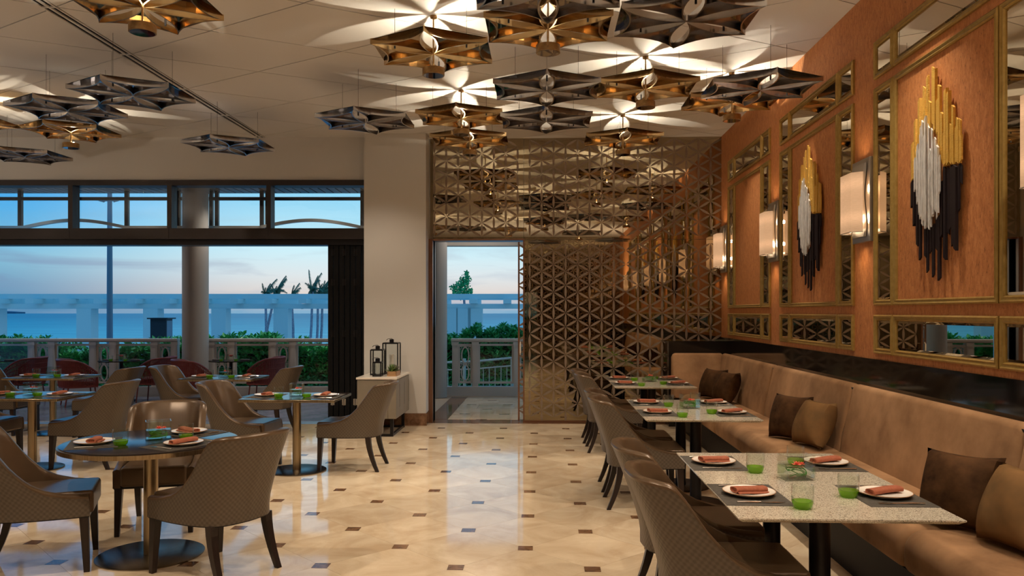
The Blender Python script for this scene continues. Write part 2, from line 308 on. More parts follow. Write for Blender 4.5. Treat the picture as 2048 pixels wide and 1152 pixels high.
# ------------------------------------------------------------------ mesh builder
class MB:
    def __init__(s): s.v = []; s.f = []; s.uv = None
    def add(s, vs, fs):
        k = len(s.v); s.v += [tuple(v) for v in vs]; s.f += [tuple(i + k for i in f) for f in fs]; return s
    def box(s, x0, x1, y0, y1, z0, z1):
        return s.add([(x0, y0, z0), (x1, y0, z0), (x1, y1, z0), (x0, y1, z0), (x0, y0, z1), (x1, y0, z1), (x1, y1, z1), (x0, y1, z1)],
                     [(0, 3, 2, 1), (4, 5, 6, 7), (0, 1, 5, 4), (1, 2, 6, 5), (2, 3, 7, 6), (3, 0, 4, 7)])
    def prism(s, poly, z0, z1):           # polygon in xy
        n = len(poly)
        return s.add([(x, y, z0) for x, y in poly] + [(x, y, z1) for x, y in poly],
                     [tuple(range(n))[::-1], tuple(range(n, 2 * n))] + [(i, (i + 1) % n, n + (i + 1) % n, n + i) for i in range(n)])
    def prism_xz(s, poly, y0, y1):
        n = len(poly)
        return s.add([(x, y0, z) for x, z in poly] + [(x, y1, z) for x, z in poly],
                     [tuple(range(n)), tuple(range(n, 2 * n))[::-1]] + [(i, n + i, n + (i + 1) % n, (i + 1) % n) for i in range(n)])
    def prism_yz(s, poly, x0, x1):
        n = len(poly)
        return s.add([(x0, y, z) for y, z in poly] + [(x1, y, z) for y, z in poly],
                     [tuple(range(n))[::-1], tuple(range(n, 2 * n))] + [(i, (i + 1) % n, n + (i + 1) % n, n + i) for i in range(n)])
    def lathe(s, prof, n=24, c=(0, 0, 0), closed=False):
        k = len(s.v)
        for r, z in prof:
            for i in range(n): s.v.append((c[0] + r * cos(2 * pi * i / n), c[1] + r * sin(2 * pi * i / n), c[2] + z))
        m = len(prof); rng = m if closed else m - 1
        for j in range(rng):
            a = k + j * n; b = k + ((j + 1) % m) * n
            for i in range(n): s.f.append((a + i, a + (i + 1) % n, b + (i + 1) % n, b + i))
        if not closed:
            if prof[0][0] > 1e-6: s.f.append(tuple(k + i for i in range(n))[::-1])
            if prof[-1][0] > 1e-6: s.f.append(tuple(k + (m - 1) * n + i for i in range(n)))
        return s
    def cyl(s, r, z0, z1, n=20, c=(0, 0)): return s.lathe([(r, z0), (r, z1)], n, (c[0], c[1], 0))
    def tube(s, pts, r, n=6, closed=False):
        pts = [Vector(p) for p in pts]; k = len(s.v); m = len(pts)
        rr = r if isinstance(r, (list, tuple)) else [r] * m
        for i, p in enumerate(pts):
            if closed: d = pts[(i + 1) % m] - pts[i - 1]
            else: d = pts[min(i + 1, m - 1)] - pts[max(i - 1, 0)]
            d.normalize(); up = Vector((0, 0, 1)) if abs(d.z) < .95 else Vector((1, 0, 0))
            a = d.cross(up).normalized(); b = d.cross(a)
            for j in range(n):
                q = p + (a * cos(2 * pi * j / n) + b * sin(2 * pi * j / n)) * rr[i]; s.v.append(tuple(q))
        for i in range(m if closed else m - 1):
            A = k + i * n; B = k + ((i + 1) % m) * n
            for j in range(n): s.f.append((A + j, A + (j + 1) % n, B + (j + 1) % n, B + j))
        if not closed: s.f.append(tuple(k + j for j in range(n))); s.f.append(tuple(k + (m - 1) * n + j for j in range(n))[::-1])
        return s
    def mesh(s, name, m, smooth=False):
        me = bpy.data.meshes.new(name); me.from_pydata(s.v, [], s.f)
        bm = bmesh.new(); bm.from_mesh(me); bmesh.ops.recalc_face_normals(bm, faces=bm.faces); bm.to_mesh(me); bm.free()
        if m: me.materials.append(m)
        if smooth:
            me.polygons.foreach_set('use_smooth', [True] * len(me.polygons))
            try: me.set_sharp_from_angle(angle=radians(38))
            except Exception: pass
        me.update(); return me

def tag(o, label=None, cat=None, group=None, kind=None):
    if label: o['label'] = label
    if cat: o['category'] = cat
    if group: o['group'] = group
    if kind: o['kind'] = kind
    return o
def link(name, me, parent=None, loc=(0, 0, 0), rz=0.):
    o = bpy.data.objects.new(name, me); COL.objects.link(o); o.location = loc; o.rotation_euler = (0, 0, rz)
    if parent: o.parent = parent
    return o
def part(name, mb, m, parent=None, smooth=False, bevel=0., loc=(0, 0, 0), rz=0., seg=2, sub=0):
    me = mb.mesh(name, m, smooth) if isinstance(mb, MB) else mb
    o = link(name, me, parent, loc, rz)
    if bevel:
        b = o.modifiers.new('bevel', 'BEVEL'); b.width = bevel; b.segments = seg; b.limit_method = 'ANGLE'; b.angle_limit = radians(35)
        me.polygons.foreach_set('use_smooth', [True] * len(me.polygons))
        try: me.set_sharp_from_angle(angle=radians(60))
        except Exception: pass
        if seg >= 2:
            w_ = o.modifiers.new('wn', 'WEIGHTED_NORMAL'); w_.keep_sharp = False
            me.set_sharp_from_angle(angle=pi)
    if sub:
        q = o.modifiers.new('sub', 'SUBSURF'); q.levels = sub; q.render_levels = sub
    return o
def thing(name, label, cat, loc=(0, 0, 0), rz=0., group=None, kind=None):
    o = bpy.data.objects.new(name, None); COL.objects.link(o); o.location = loc; o.rotation_euler = (0, 0, rz)
    o.empty_display_size = .1
    return tag(o, label, cat, group, kind)
CH = {}
def dup(root, loc, rz, label=None, group=None, scale=None):
    def cp(o, par):
        c = o.copy(); COL.objects.link(c); c.parent = par
        for ch in kids(o): cp(ch, c)
        return c
    r = cp(root, None); r.location = loc; r.rotation_euler = (0, 0, rz)
    if scale: r.scale = scale
    if label: r['label'] = label
    if group: r['group'] = group
    return r
def kids(o):
    return [c for c in bpy.data.objects if c.parent == o] if o.name not in CH else CH[o.name]
def freeze(root):            # remember the children lists of a prototype so copying stays quick
    def rec(o):
        CH[o.name] = [c for c in bpy.data.objects if c.parent == o]
        for c in CH[o.name]: rec(c)
    rec(root); return root
def dup_fast(root, loc, rz, label=None, group=None):
    def cp(o, par):
        c = o.copy(); COL.objects.link(c); c.parent = par
        for ch in CH[o.name]: cp(ch, c)
        return c
    r = cp(root, None); r.location = loc; r.rotation_euler = (0, 0, rz)
    if label: r['label'] = label
    if group: r['group'] = group
    return r
def struct(name, mb, m, **k):
    o = part(name, mb, m, **k); o['kind'] = 'structure'; return o
def L2W(u, w, z=0.): return (u * CY_ - w * SY_, u * SY_ + w * CY_, z)

XR = 2.54          # face of the orange wall
YB = 11.36         # face of the bronze screen
YF = -3.7          # wall behind the camera
XL = -10.5
HC = 4.1

# ================================================================== FLOOR
fl = struct('floor', MB().box(XL, XR + .1, YF - .1, 11.24, -.12, -.004), M['grout'])
def clip_poly(poly, x0, x1, y0, y1):
    def cl(ps, ins, cut):
        o = []
        for i, p in enumerate(ps):
            q = ps[(i + 1) % len(ps)]; a, b = ins(p), ins(q)
            if a: o.append(p)
            if a != b: o.append(cut(p, q))
        return o
    for ax, v, sg in ((0, x0, 1), (0, x1, -1), (1, y0, 1), (1, y1, -1)):
        if len(poly) < 3: return []
        def cut(p, q, ax=ax, v=v):
            t = (v - p[ax]) / (q[ax] - p[ax]); r = [p[0] + (q[0] - p[0]) * t, p[1] + (q[1] - p[1]) * t]; r[ax] = v; return tuple(r)
        poly = cl(poly, lambda p: (p[ax] - v) * sg >= 0, cut)
    return poly
TX, TY = .852, .838
HX, HY = TX / 2, TY / 2
g = .0012
def octo(cx, cy):
    ax, ay = HX - g, HY - g
    return [(cx + ax - .05, cy - .05), (cx + ax - .05, cy + .05), (cx + .05, cy + ay - .05), (cx - .05, cy + ay - .05), (cx - ax + .05, cy + .05), (cx - ax + .05, cy - .05), (cx - .05, cy - ay + .05), (cx + .05, cy - ay + .05)]
octm = MB().prism(octo(0, 0), -.004, 0).mesh('floor_tile', M['marble'])
dotm = MB().box(-.05 + g, .05 - g, -.05 + g, .05 - g, -.004, 0.0002).mesh('marble_inset', M['marble_brown'])
Y1F = 11.23
rest = MB(); restd = MB()
nt_ = nd_ = 0
for j in range(-20, 20):
    for i in range(-26, 10):
        if (i + j) % 2: continue
        # inset dots sit on the sites with i+j even; tiles are centred half a period off in x
        x = -.122 + i * HX; y = 5.324 + j * HY
        if XL + .1 < x < XR - .1 and YF + .1 < y < Y1F - .05:
            vis = y > 2.6 and abs((x + y * .04) / y) < .80
            if vis and nd_ < 290: link('marble_inset', dotm, fl, (x, y, 0)); nd_ += 1
            else: restd.box(x - .05, x + .05, y - .05, y + .05, -.004, .0002)
        cx, cy = x + HX, y
        if cx - HX > XR or cx + HX < XL or cy + HY < YF or cy - HY > Y1F: continue
        inside = cx + HX < XR and cx - HX > XL and cy + HY < Y1F and cy - HY > YF
        vis = cy > 2.3 and -.85 * cy < cx < .72 * cy
        if inside and vis and nt_ < 230: link('floor_tile', octm, fl, (cx, cy, 0)); nt_ += 1
        else:
            pl = clip_poly(octo(cx, cy), XL, XR, YF, Y1F)
            if len(pl) >= 3:
                if vis: part('floor_tile', MB().prism(pl, -.004, 0), M['marble'], fl)
                else: rest.prism(pl, -.004, 0)
tag(part('tile_field', rest, M['marble'], fl), kind='stuff')
tag(part('inset_field', restd, M['marble_brown'], fl), kind='stuff')
# brown threshold band and the marble passage beyond the door
pf = struct('floor_1', MB().box(-3.2, 1.6, 11.24, 16.2, -.12, -.006), M['grout'])
x = -1.75
while x < XR:
    part('threshold_tile', MB().box(x + g, min(x + .84, XR) - g, 11.24, 11.62, -.006, .0), M['marble_brown'], pf); x += .84
for j in range(5):
    for i in range(5):
        x0 = -1.72 + i * .62 + (j % 2) * .31; y0 = 11.64 + j * .62
        pl = clip_poly([(x0, y0), (x0 + .617, y0), (x0 + .617, y0 + .617), (x0, y0 + .617)], -1.42, .9, 11.63, 14.6)
        if len(pl) > 2: part('floor_tile', MB().prism(pl, -.006, 0), M['marble'], pf)
        xx = x0 + .1
        if -1.35 < xx < .8: part('marble_inset', MB().box(xx, xx + .16, y0 - .03, y0 + .03, -.006, .0006), M['marble_brown'], pf)
for j in range(5):
    part('border_tile', MB().box(-1.72, -1.424, 11.64 + j * .62 + g, 12.255 + j * .62, -.006, .0), M['marble_brown'], pf)
    part('border_tile', MB().box(.904, 1.5, 11.64 + j * .62 + g, 12.255 + j * .62, -.006, .0), M['marble_brown'], pf)

# terrace deck in the frame of the window wall
tf = struct('terrace_floor', MB().box(-13, 1.0, 11.30, 15.1, -.15, -.03), M['darkframe'], rz=YAW)
k = 0
for i in range(-40, 60):
    # planks laid on the slant
    c0 = -13 + i * .26
    pl = [(c0, 11.42), (c0 + .25, 11.42), (c0 + .25 + 2.7, 14.9), (c0 + 2.7, 14.9)]
    pl = clip_poly(pl, -12.9, -2.15, 11.42, 14.9)
    if len(pl) > 2: part('deck_plank', MB().prism(pl, -.03, -.008), M['deck'], tf)
struct('threshold_track', MB().box(-10.4, -2.1, 11.19, 11.30, -.03, .004).box(-10.4, -2.1, 11.30, 11.34, -.03, -.004).box(-10.4, -2.1, 11.34, 11.42, -.03, .004), M['steel'], rz=YAW)

# ================================================================== CEILING
ce_ = struct('ceiling', MB().box(XL - .2, XR + .2, YF - .2, 12.2, HC + .012, HC + .2), M['joint'])
PX, PY = 1.03, 1.19
for dom in ((XL, -4.13), (-3.985, XR)):
    for m_ in range(-9, 9):
        for k in range(-14, 8):
            x0 = -4.0 + m_ * PX; y0 = 6.31 + k * PY + (PY / 2 if m_ % 2 else 0)
            e = .009
            poly = [(x0 + e, y0), (x0 + PX, y0 + PY / 2 - e), (x0 + 2 * PX - e, y0), (x0 + PX, y0 - PY / 2 + e)]
            poly = clip_poly(poly, dom[0], dom[1], YF, 11.7)
            ar = sum(poly[i][0] * poly[(i + 1) % len(poly)][1] - poly[(i + 1) % len(poly)][0] * poly[i][1] for i in range(len(poly))) if len(poly) > 2 else 0
            if abs(ar) > .01: part('ceiling_panel', MB().prism(poly, HC, HC + .012), M['ceiling'], ce_)
    
# linear slot diffuser
df = thing('ceiling_diffuser', 'long twin-slot air diffuser running across the ceiling at left', 'air vent', (-4.06, 6, HC))
part('slot_backing', MB().box(-.06, .06, YF - 6 + .1, 5.18, .006, .02), M['blackpaint'], df)
fr = MB()
for xa, xb in ((-.0635, -.050), (-.011, .011), (.050, .0635)): fr.box(xa, xb, YF - 5.9, 5.2, -.004, .012)
part('frame', fr, M['ceiling'], df)
for k in range(-8, 5):
    part('crosspiece', MB().box(-.06, .06, .31 + k * PY - .01, .31 + k * PY + .01, -.005, .012), M['ceiling'], df)

# ================================================================== ORANGE WALL (right)
wr = struct('wall_right', MB().box(XR, XR + .15, YF, 11.7, 1.0, HC), M['fabric'])
struct('trim_1', MB().box(XR - .012, XR + .15, YF, 11.36, 0, 1.235), M['blackglass'])
struct('trim_2', MB().box(XR - .10, XR - .012, YF, 11.30, .985, 1.0), M['black'])
# ================================================================== WALL BEHIND THE CAMERA AND LEFT SIDE
wf = struct('wall_front', MB().box(XL - .2, XR + .2, YF - .2, YF, 0, HC), M['mirror'])
struct('wall_left', MB().box(XL - .2, XL, YF - .2, 12.2, 0, HC), M['plaster'])

# ================================================================== WINDOW WALL (frame rotated with the facade)
def LS(name, mb, m, **k): return struct(name, mb, m, rz=YAW, **k)
wb = LS('wall_back_left', MB().box(-10.8, -1.7, 11.30, 11.55, 3.485, HC), M['plaster'])
LS('trim_3', MB().box(-10.8, -2.0, 11.285, 11.30, 3.485, 3.50), M['plaster'])
# pillar
pil = LS('pillar', MB().box(-2.077, -1.207, 11.05, 11.62, 0.0, HC), M['plaster'])
part('skirting', MB().box(-2.09, -1.195, 11.035, 11.6, 0.0, .165).box(-2.085, -1.2, 11.04, 11.6, .165, .172), M['marble_brown'], pil)
# transom windows
w1 = LS('window_1', MB().box(-10.6, -2.077, 11.27, 11.50, 3.405, 3.485), M['darkframe'])
part('transom_beam', MB().box(-10.6, -2.077, 11.25, 11.50, 2.635, 2.79), M['darkframe'], w1)
part('head_track', MB().box(-10.6, -2.077, 11.30, 11.56, 2.555, 2.635), M['black'], w1)
us = [(-10.6 + .0)] + [-6.355 - 1.42 * 2, -6.355 - 1.42, -6.355, -4.938, -3.517]
for i, u in enumerate(us[1:]):
    part('mullion', MB().box(u, u + .065, 11.27, 11.46, 2.79, 3.405), M['darkframe'], w1)
    part('beam_joint', MB().box(u + .03, u + .034, 11.247, 11.25, 2.635, 2.79), M['black'], w1)
edges = [-10.6] + us[1:] + [-2.077]
for a, b in zip(edges[:-1], edges[1:]):
    a2 = a + (.065 if a > -10 else 0)
    part('pane', MB().box(a2, b, 11.385, 11.393, 2.79, 3.405), M['pane'], w1)
# folding doors stacked at the pillar
d2 = struct('door_2', MB().box(-2.64, -2.09, 11.30, 11.36, -.004, .012), M['black'], rz=YAW)
for i in range(7):
    u = -2.645 + i * .081
    leaf = MB()
    for a, b in ((11.32, 11.40), (12.02, 12.10)): leaf.box(u, u + .068, a, b, .01, 2.555)
    leaf.box(u, u + .068, 11.40, 12.02, .01, .14).box(u, u + .068, 11.40, 12.02, 2.45, 2.555)
    lf = part('door_leaf', leaf, M['blackpaint'], d2)
    part('pane', MB().box(u + .024, u + .030, 11.40, 12.02, .14, 2.45), M['pane'], lf)
for i in (0, 2, 4):
    for z in (.30, 1.28, 2.02, 2.45):
        u = -2.645 + i * .081 + .068
        part('hinge', MB().cyl(.010, z - .05, z + .05, 8, (u, 11.312)).box(u - .026, u + .026, 11.312, 11.319, z - .045, z + .045), M['steel'] if z < .5 else M['black'], d2)

# ================================================================== BRONZE SCREEN WALL (back)
XD0, XD1, ZD = -1.60, -.285, 2.63
wk = struct('wall_back', MB().box(-1.72, XD0 + .0, YB + .03, YB + .2, 0, HC).box(XD0, XR + .1, YB + .03, YB + .2, ZD, HC).box(XD1 + .03, XR + .1, YB + .03, YB + .2, 0, ZD), M['plaster'])
panels = [(-1.64, -.287, ZD + .02, HC), (-.283, 1.138, 0.02, ZD), (1.142, XR, 0.02, ZD), (-.283, 1.138, ZD + .004, HC), (1.142, XR, ZD + .004, HC)]
LX, LZ, PX0, PZ0 = .1725, .2, -.2, 2.48
def lens(c, ang, L=.193, w=.033, n=6):
    top = []; bot = []
    for i in range(n + 1):
        t = -1 + 2 * i / n; h = w / 2 * (1 - t * t)
        top.append((t * L / 2, h)); bot.append((t * L / 2, -h))
    pts = top + bot[::-1][1:-1]
    ca, sa = cos(ang), sin(ang)
    return [(c[0] + x * ca - y * sa, c[1] + x * sa + y * ca) for x, y in pts]
petm = {a: MB().prism_xz(lens((0, 0), radians(a)), -.004, 0).mesh('petal', M['petal']) for a in (90, 30, -30)}
npet = 0
pan_objs = [part('mirror_panel', MB().box(a, b, YB, YB + .028, c, d), M['mirror'], wk) for a, b, c, d in panels]
stf = [MB() for _ in panels]
allp = []
for i in range(-10, 20):
    for j in range(-14, 10):
        x = PX0 + i * LX; z = PZ0 + j * LZ + (LZ / 2 if i % 2 else 0)
        for a, dx_, dz_ in ((90, 0, LZ / 2), (30, LX / 2, LZ / 4), (-30, LX / 2, -LZ / 4)):
            allp.append((x + dx_, z + dz_, a))
for mx_, mz_, a in sorted(allp, key=lambda p: abs(p[1] - 1.5) + abs(p[0] - .45) * .8):
    for q, (x0, x1, z0, z1) in enumerate(panels):
        if x0 + .05 < mx_ < x1 - .02 and z0 + .05 < mz_ < z1 - .05:
            if q in (1, 2) and npet < 296:
                link('petal', petm[a], pan_objs[q], (mx_, YB, mz_)); npet += 1
            else: stf[q].prism_xz(lens((mx_, mz_), radians(a)), YB - .004, YB)
            break
for q, s_ in enumerate(stf):
    if s_.v: tag(part('petal_lattice', s_, M['petal'], pan_objs[q]), kind='stuff')
struct('trim_4', MB().box(-1.66, -1.60, YB - .03, YB + .24, 0, ZD + .02).box(-1.66, XD1 + .005, YB - .012, YB + .24, ZD - .005, ZD + .02)
       .box(XD1 - .01, XD1 + .012, YB - .014, YB + .03, 0, ZD), M['bronze'])
struct('baseboard_back', MB().box(-.28, 1.86, YB - .02, YB, 0, .03), M['bronze'])
# sliding glass door behind the screen
d1 = struct('door_1', MB().box(-.37, -.345, YB + .05, YB + .08, .01, ZD - .02).box(.5, .53, YB + .05, YB + .08, .01, ZD - .02), M['bronze'])
gl = part('pane', MB().box(-.345, -.27, YB + .06, YB + .07, .02, ZD - .02), M['pane'], d1)
s_ = MB()
for x, z, a in allp:
    if -.36 < x < -.27 and .05 < z < ZD - .05: s_.prism_xz(lens((x, z), radians(a)), YB + .052, YB + .058)
tag(part('petal_lattice', s_, M['petal'], d1), kind='stuff')
part('handle', MB().tube([(-.335, YB + .03, .98), (-.335, YB + .0, 1.0), (-.335, YB + .0, 1.14), (-.335, YB + .03, 1.16)], .010, 8), M['whitestone'], d1)
part('lock', MB().prism_xz([(-.333 + .012 * cos(t * pi / 6), .83 + .02 * sin(t * pi / 6)) for t in range(12)], YB + .03, YB + .05), M['steel'], d1)
# the same screen on the wall behind the camera (seen in the mirrors)
s_ = MB()
for i in range(-60, 20):
    for j in range(-14, 10):
        x = PX0 + i * LX; z = PZ0 + j * LZ + (LZ / 2 if i % 2 else 0)
        for a, dx_, dz_ in ((90, 0, LZ / 2), (30, LX / 2, LZ / 4), (-30, LX / 2, -LZ / 4)):
            if -6 < x + dx_ < XR - .05 and .08 < z + dz_ < HC - .05:
                s_.prism_xz(lens((x + dx_, z + dz_), radians(a), n=4), YF, YF + .004)
tag(part('petal_lattice', s_, M['petal'], wf), kind='stuff')
# black boxed corner behind the banquette's return
struct('trim_5', MB().box(1.74, XR, 11.02, YB, 0.0, 1.19), M['blackglass'])

# ================================================================== STAR PENDANTS
RS = .553
def arc(p, q, sag, n=8):
    """points from p to q bending by sag (towards +normal on the left)"""
    px, py = p; qx, qy = q; dx_, dy_ = qx - px, qy - py; L = hypot(dx_, dy_); nx, ny = -dy_ / L, dx_ / L
    return [(px + dx_ * t + nx * sag * 4 * t * (1 - t), py + dy_ * t + ny * sag * 4 * t * (1 - t)) for t in [i / n for i in range(n + 1)]]
def make_star(lit, name):
    em = M['starbrass'] if lit else M['starsteel']; mm = M['starmirb'] if lit else M['starmirs']
    root = thing(name, 'x', 'pendant light' if lit else 'ceiling ornament', (0, -50, 0))
    for k in range(6):
        a0 = radians(30 + 60 * k); a1 = a0 + radians(60)
        P0 = (RS * cos(a0), RS * sin(a0)); P1 = (RS * cos(a1), RS * sin(a1)); O = (.012 * cos((a0 + a1) / 2), .012 * sin((a0 + a1) / 2))
        side1 = arc(O, P0, .058); out = arc(P0, P1, .080); side2 = arc(P1, O, .058)
        loop = side1[:-1] + out[:-1] + side2[:-1]
        n = len(loop); c = ((P0[0] + P1[0]) / 3, (P0[1] + P1[1]) / 3)
        inner = []
        for i in range(n):
            p, q, r = loop[i - 1], loop[i], loop[(i + 1) % n]
            d1_ = Vector((q[0] - p[0], q[1] - p[1])).normalized(); d2_ = Vector((r[0] - q[0], r[1] - q[1])).normalized()
            n1 = Vector((-d1_.y, d1_.x)); n2 = Vector((-d2_.y, d2_.x)); nn = (n1 + n2)
            nn = nn / max(nn.length_squared / 2, .35) if nn.length > .01 else n1
            inner.append((q[0] + nn.x * .010, q[1] + nn.y * .010))
        w = MB()
        vs = [(x, y, -.024) for x, y in loop] + [(x, y, -.024) for x, y in inner] + [(x, y, .022) for x, y in inner] + [(x, y, .022) for x, y in loop]
        fs = []
        for i in range(n):
            j = (i + 1) % n
            fs += [(i, j, n + j, n + i), (n + i, n + j, 2 * n + j, 2 * n + i), (2 * n + i, 2 * n + j, 3 * n + j, 3 * n + i), (3 * n + i, 3 * n + j, j, i)]
        w.add(vs, fs)
        part('rim', w, em, root)
        part('mirror_cell', MB().prism(inner, .012, .017), mm, root)
    part('hub', MB().cyl(.016, -.018, .024, 10), em, root)
    wz = (4.1 - 3.80) if lit else (4.1 - 3.65)
    for k in range(6) if not lit else (1, 3, 5):
        if not lit and k % 2: continue
        a = radians(30 + 60 * k); r = RS * .62
        part('suspension_wire', MB().cyl(.0016, .02, wz, 4, (r * cos(a), r * sin(a))), M['black'], root)
        part('wire_clip', MB().cyl(.008, -.03, .022, 8, (r * cos(a), r * sin(a))), M['black'], root)
    if lit:
        part('stem', MB().cyl(.0075, -.15, wz, 10), M['puckbrass'], root)
        part('ceiling_rose', MB().cyl(.03, wz - .02, wz, 14), M['puckbrass'], root)
        p = part('lamp_disc', MB().lathe([(.085, -.205), (.094, -.203), (.094, -.147), (.085, -.145)], 32).cyl(.005, -.185, -.175, 6, (0, -.094)), M['puckbrass'], root, smooth=True)
        part('underside', MB().cyl(.084, -.2065, -.2045, 28), M['starmirs'], p)
        for k in range(3):
            a = radians(90 + 120 * k)
            part('led_lens', MB().cyl(.010, -.146, -.140, 10, (.06 * cos(a), .06 * sin(a))), M['led'], p)
    return root
star_lit = make_star(True, 'star_pendant'); star_unlit = make_star(False, 'star_ornament')
freeze(star_lit); freeze(star_unlit)
LIT = [(-.93, 6.63, 'lit brass star pendant at top centre, left one of the front two'), (.035, 6.09, 'lit brass star pendant at top centre, partly hidden behind a dark star'),
       (1.0, 7.77, 'lit brass star pendant just right of the two stacked dark stars'), (1.97, 8.33, 'lit brass star pendant nearest the orange wall, half behind a dark star'),
       (1.01, 10.08, 'lit brass star pendant just before the bronze screen at its right half'), (-.93, 8.87, 'lit brass star pendant just left of the two stacked dark stars'),
       (-.94, 10.03, 'farthest lit brass star pendant over the doorway, just below another lit one'), (-5.77, 9.4, 'lit brass star pendant over the left tables with its disc hanging below'),
       (-6.73, 8.85, 'lit brass star pendant cut off by the left edge of the photo'), (-2.87, 5.53, 'large lit brass star pendant cut off by the top edge at left')]
UNL = [(.03, 5.0, 'dark mirrored star ornament cut off at top centre'), (1.0, 5.56, 'largest dark mirrored star ornament at upper right'), (.03, 7.26, 'dark mirrored star ornament at centre, upper of the stacked two'),
       (.03, 8.44, 'dark mirrored star ornament at centre, lower of the stacked two'), (1.98, 7.3, 'dark mirrored star ornament beside the orange wall'),
       (-1.91, 8.4, 'dark mirrored star ornament reflecting blue just above the pillar top'), (-3.88, 9.57, 'dark mirrored star ornament at the far end of the slot diffuser'),
       (-3.86, 7.26, 'dark mirrored star ornament under the slot diffuser at left'), (-4.83, 7.81, 'dark mirrored star ornament touching the tip of the one under the diffuser'),
       (-6.82, 10.1, 'dark mirrored star ornament low at the left edge by the windows'), (-4.1, 4.78, 'dark mirrored star ornament in the top left corner')]
BACKL = [(.03, 3.3), (1.97, 3.9), (-.93, 1.6), (1.0, .5), (-2.87, 2.2)]
BACKU = [(1.0, 2.2), (-1.91, 3.3), (1.97, .0), (.03, -.6)]
def uplight(x, y):
    l = bpy.data.lights.new('star_lamp', 'SPOT'); l.energy = 42; l.spot_size = radians(158); l.spot_blend = .25; l.shadow_soft_size = .007; l.color = (1, .88, .67)
    o = bpy.data.objects.new('star_lamp', l); COL.objects.link(o); o.location = (x + .0095, y + .0165, 3.80 - .136); o.rotation_euler = (pi, 0, 0)
for i, (x, y, lb) in enumerate(LIT):
    dup_fast(star_lit, (x, y, 3.80), 0, lb, 'lit star pendants'); uplight(x, y)
for i, (x, y, lb) in enumerate(UNL): dup_fast(star_unlit, (x, y, 3.65), 0, lb, 'unlit mirrored stars')
for i, (x, y) in enumerate(BACKL): dup_fast(star_lit, (x, y, 3.80), 0, 'lit brass star pendant behind the camera, seen only in mirrors', 'star pendants seen only in mirrors'); uplight(x, y)
for i, (x, y) in enumerate(BACKU): dup_fast(star_unlit, (x, y, 3.65), 0, 'dark mirrored star behind the camera, seen only in mirrors', 'dark stars seen only in mirrors')
def erase(root):
    for c in [c for c in bpy.data.objects if c.parent == root]: erase(c)
    bpy.data.objects.remove(root)
for r in (star_lit, star_unlit):
    erase(r)
# recessed downlights in the ceiling nearer than the frame
dlm = MB().lathe([(.055, 0), (.07, 0), (.07, -.006), (.052, -.006)], 20).mesh('trim_ring', M['ceiling'])
for (a, b, p) in SPOTS:
    if a[1] < 3.7:
        r = thing('recessed_downlight', 'recessed round downlight in the ceiling behind the camera', 'downlight', (a[0], a[1], HC), group='recessed downlights')
        link('trim_ring', dlm, r); part('glow_lens', MB().cyl(.05, -.003, -.001, 16), M['spotglow'], r)

# ================================================================== WALL MIRROR FRAMES
def framed(y0, y1, z0, z1, name, label, cat, mirror=True, inner=True):
    root = thing(name, label, cat, (XR, (y0 + y1) / 2, z0))
    hy = (y0 - y1) / 2; h = z1 - z0; fw = .042
    prof = [(0, 0), (0, .016), (.010, .024), (.016, .020), (.026, .016), (.034, .020), (fw, .010), (fw, 0)]   # (inwards, out from wall)
    mb = MB(); n = len(prof)
    for s1, s2 in ((-1, 0), (1, 0), (1, 1), (-1, 1)):
        for d, o in prof:
            yy = s1 * (hy - d); zz = d if s2 == 0 else h - d
            mb.v.append((-o, yy, zz))
    for k in range(4):
        a, b = k * n, ((k + 1) % 4) * n
        for i in range(n - 1): mb.f.append((a + i, a + i + 1, b + i + 1, b + i))
    part('frame', mb, M['gold_frame'], root)
    if mirror:
        bv = .018; o1, o2 = .004, .0085
        a, b, c, d = -hy + fw, hy - fw, fw, h - fw
        mm = MB().add([(-o1, a, c), (-o1, b, c), (-o1, b, d), (-o1, a, d), (-o2, a + bv, c + bv), (-o2, b - bv, c + bv), (-o2, b - bv, d - bv), (-o2, a + bv, d - bv)],
                      [(4, 5, 6, 7), (0, 1, 5, 4), (1, 2, 6, 5), (2, 3, 7, 6), (3, 0, 4, 7)])
        mo = part('mirror', mm, M['wmirror'], root)
    return root
ROWS = [(1.28, 1.575, 'low'), (1.645, 3.30, 'tall'), (3.37, 3.655, 'top')]
BAYS = [(10.90, 'far bay'), (8.53, 'middle bay'), (6.13, 'near bay'), (3.73, 'bay beside the camera'), (1.33, 'bay behind the camera')]
for y0, bn in BAYS:
    cols = [(y0, y0 - .325, 'left'), (y0 - .335, y0 - 1.65, 'centre'), (y0 - 1.665, y0 - 1.995, 'right')]
    for a, b, cn in cols:
        for z0, z1, rn in ROWS:
            if cn == 'centre' and rn == 'tall':
                framed(a, b, z0, z1, 'panel_molding', 'large old-gold panel molding around orange silk in the %s' % bn, 'wall molding', mirror=False)
            else:
                sh = {'low': 'low', 'tall': 'tall narrow', 'top': 'top-row'}[rn]
                framed(a, b, z0, z1, 'framed_mirror', '%s gold-framed wall mirror, %s column of the %s' % (sh, cn, bn), 'mirror')

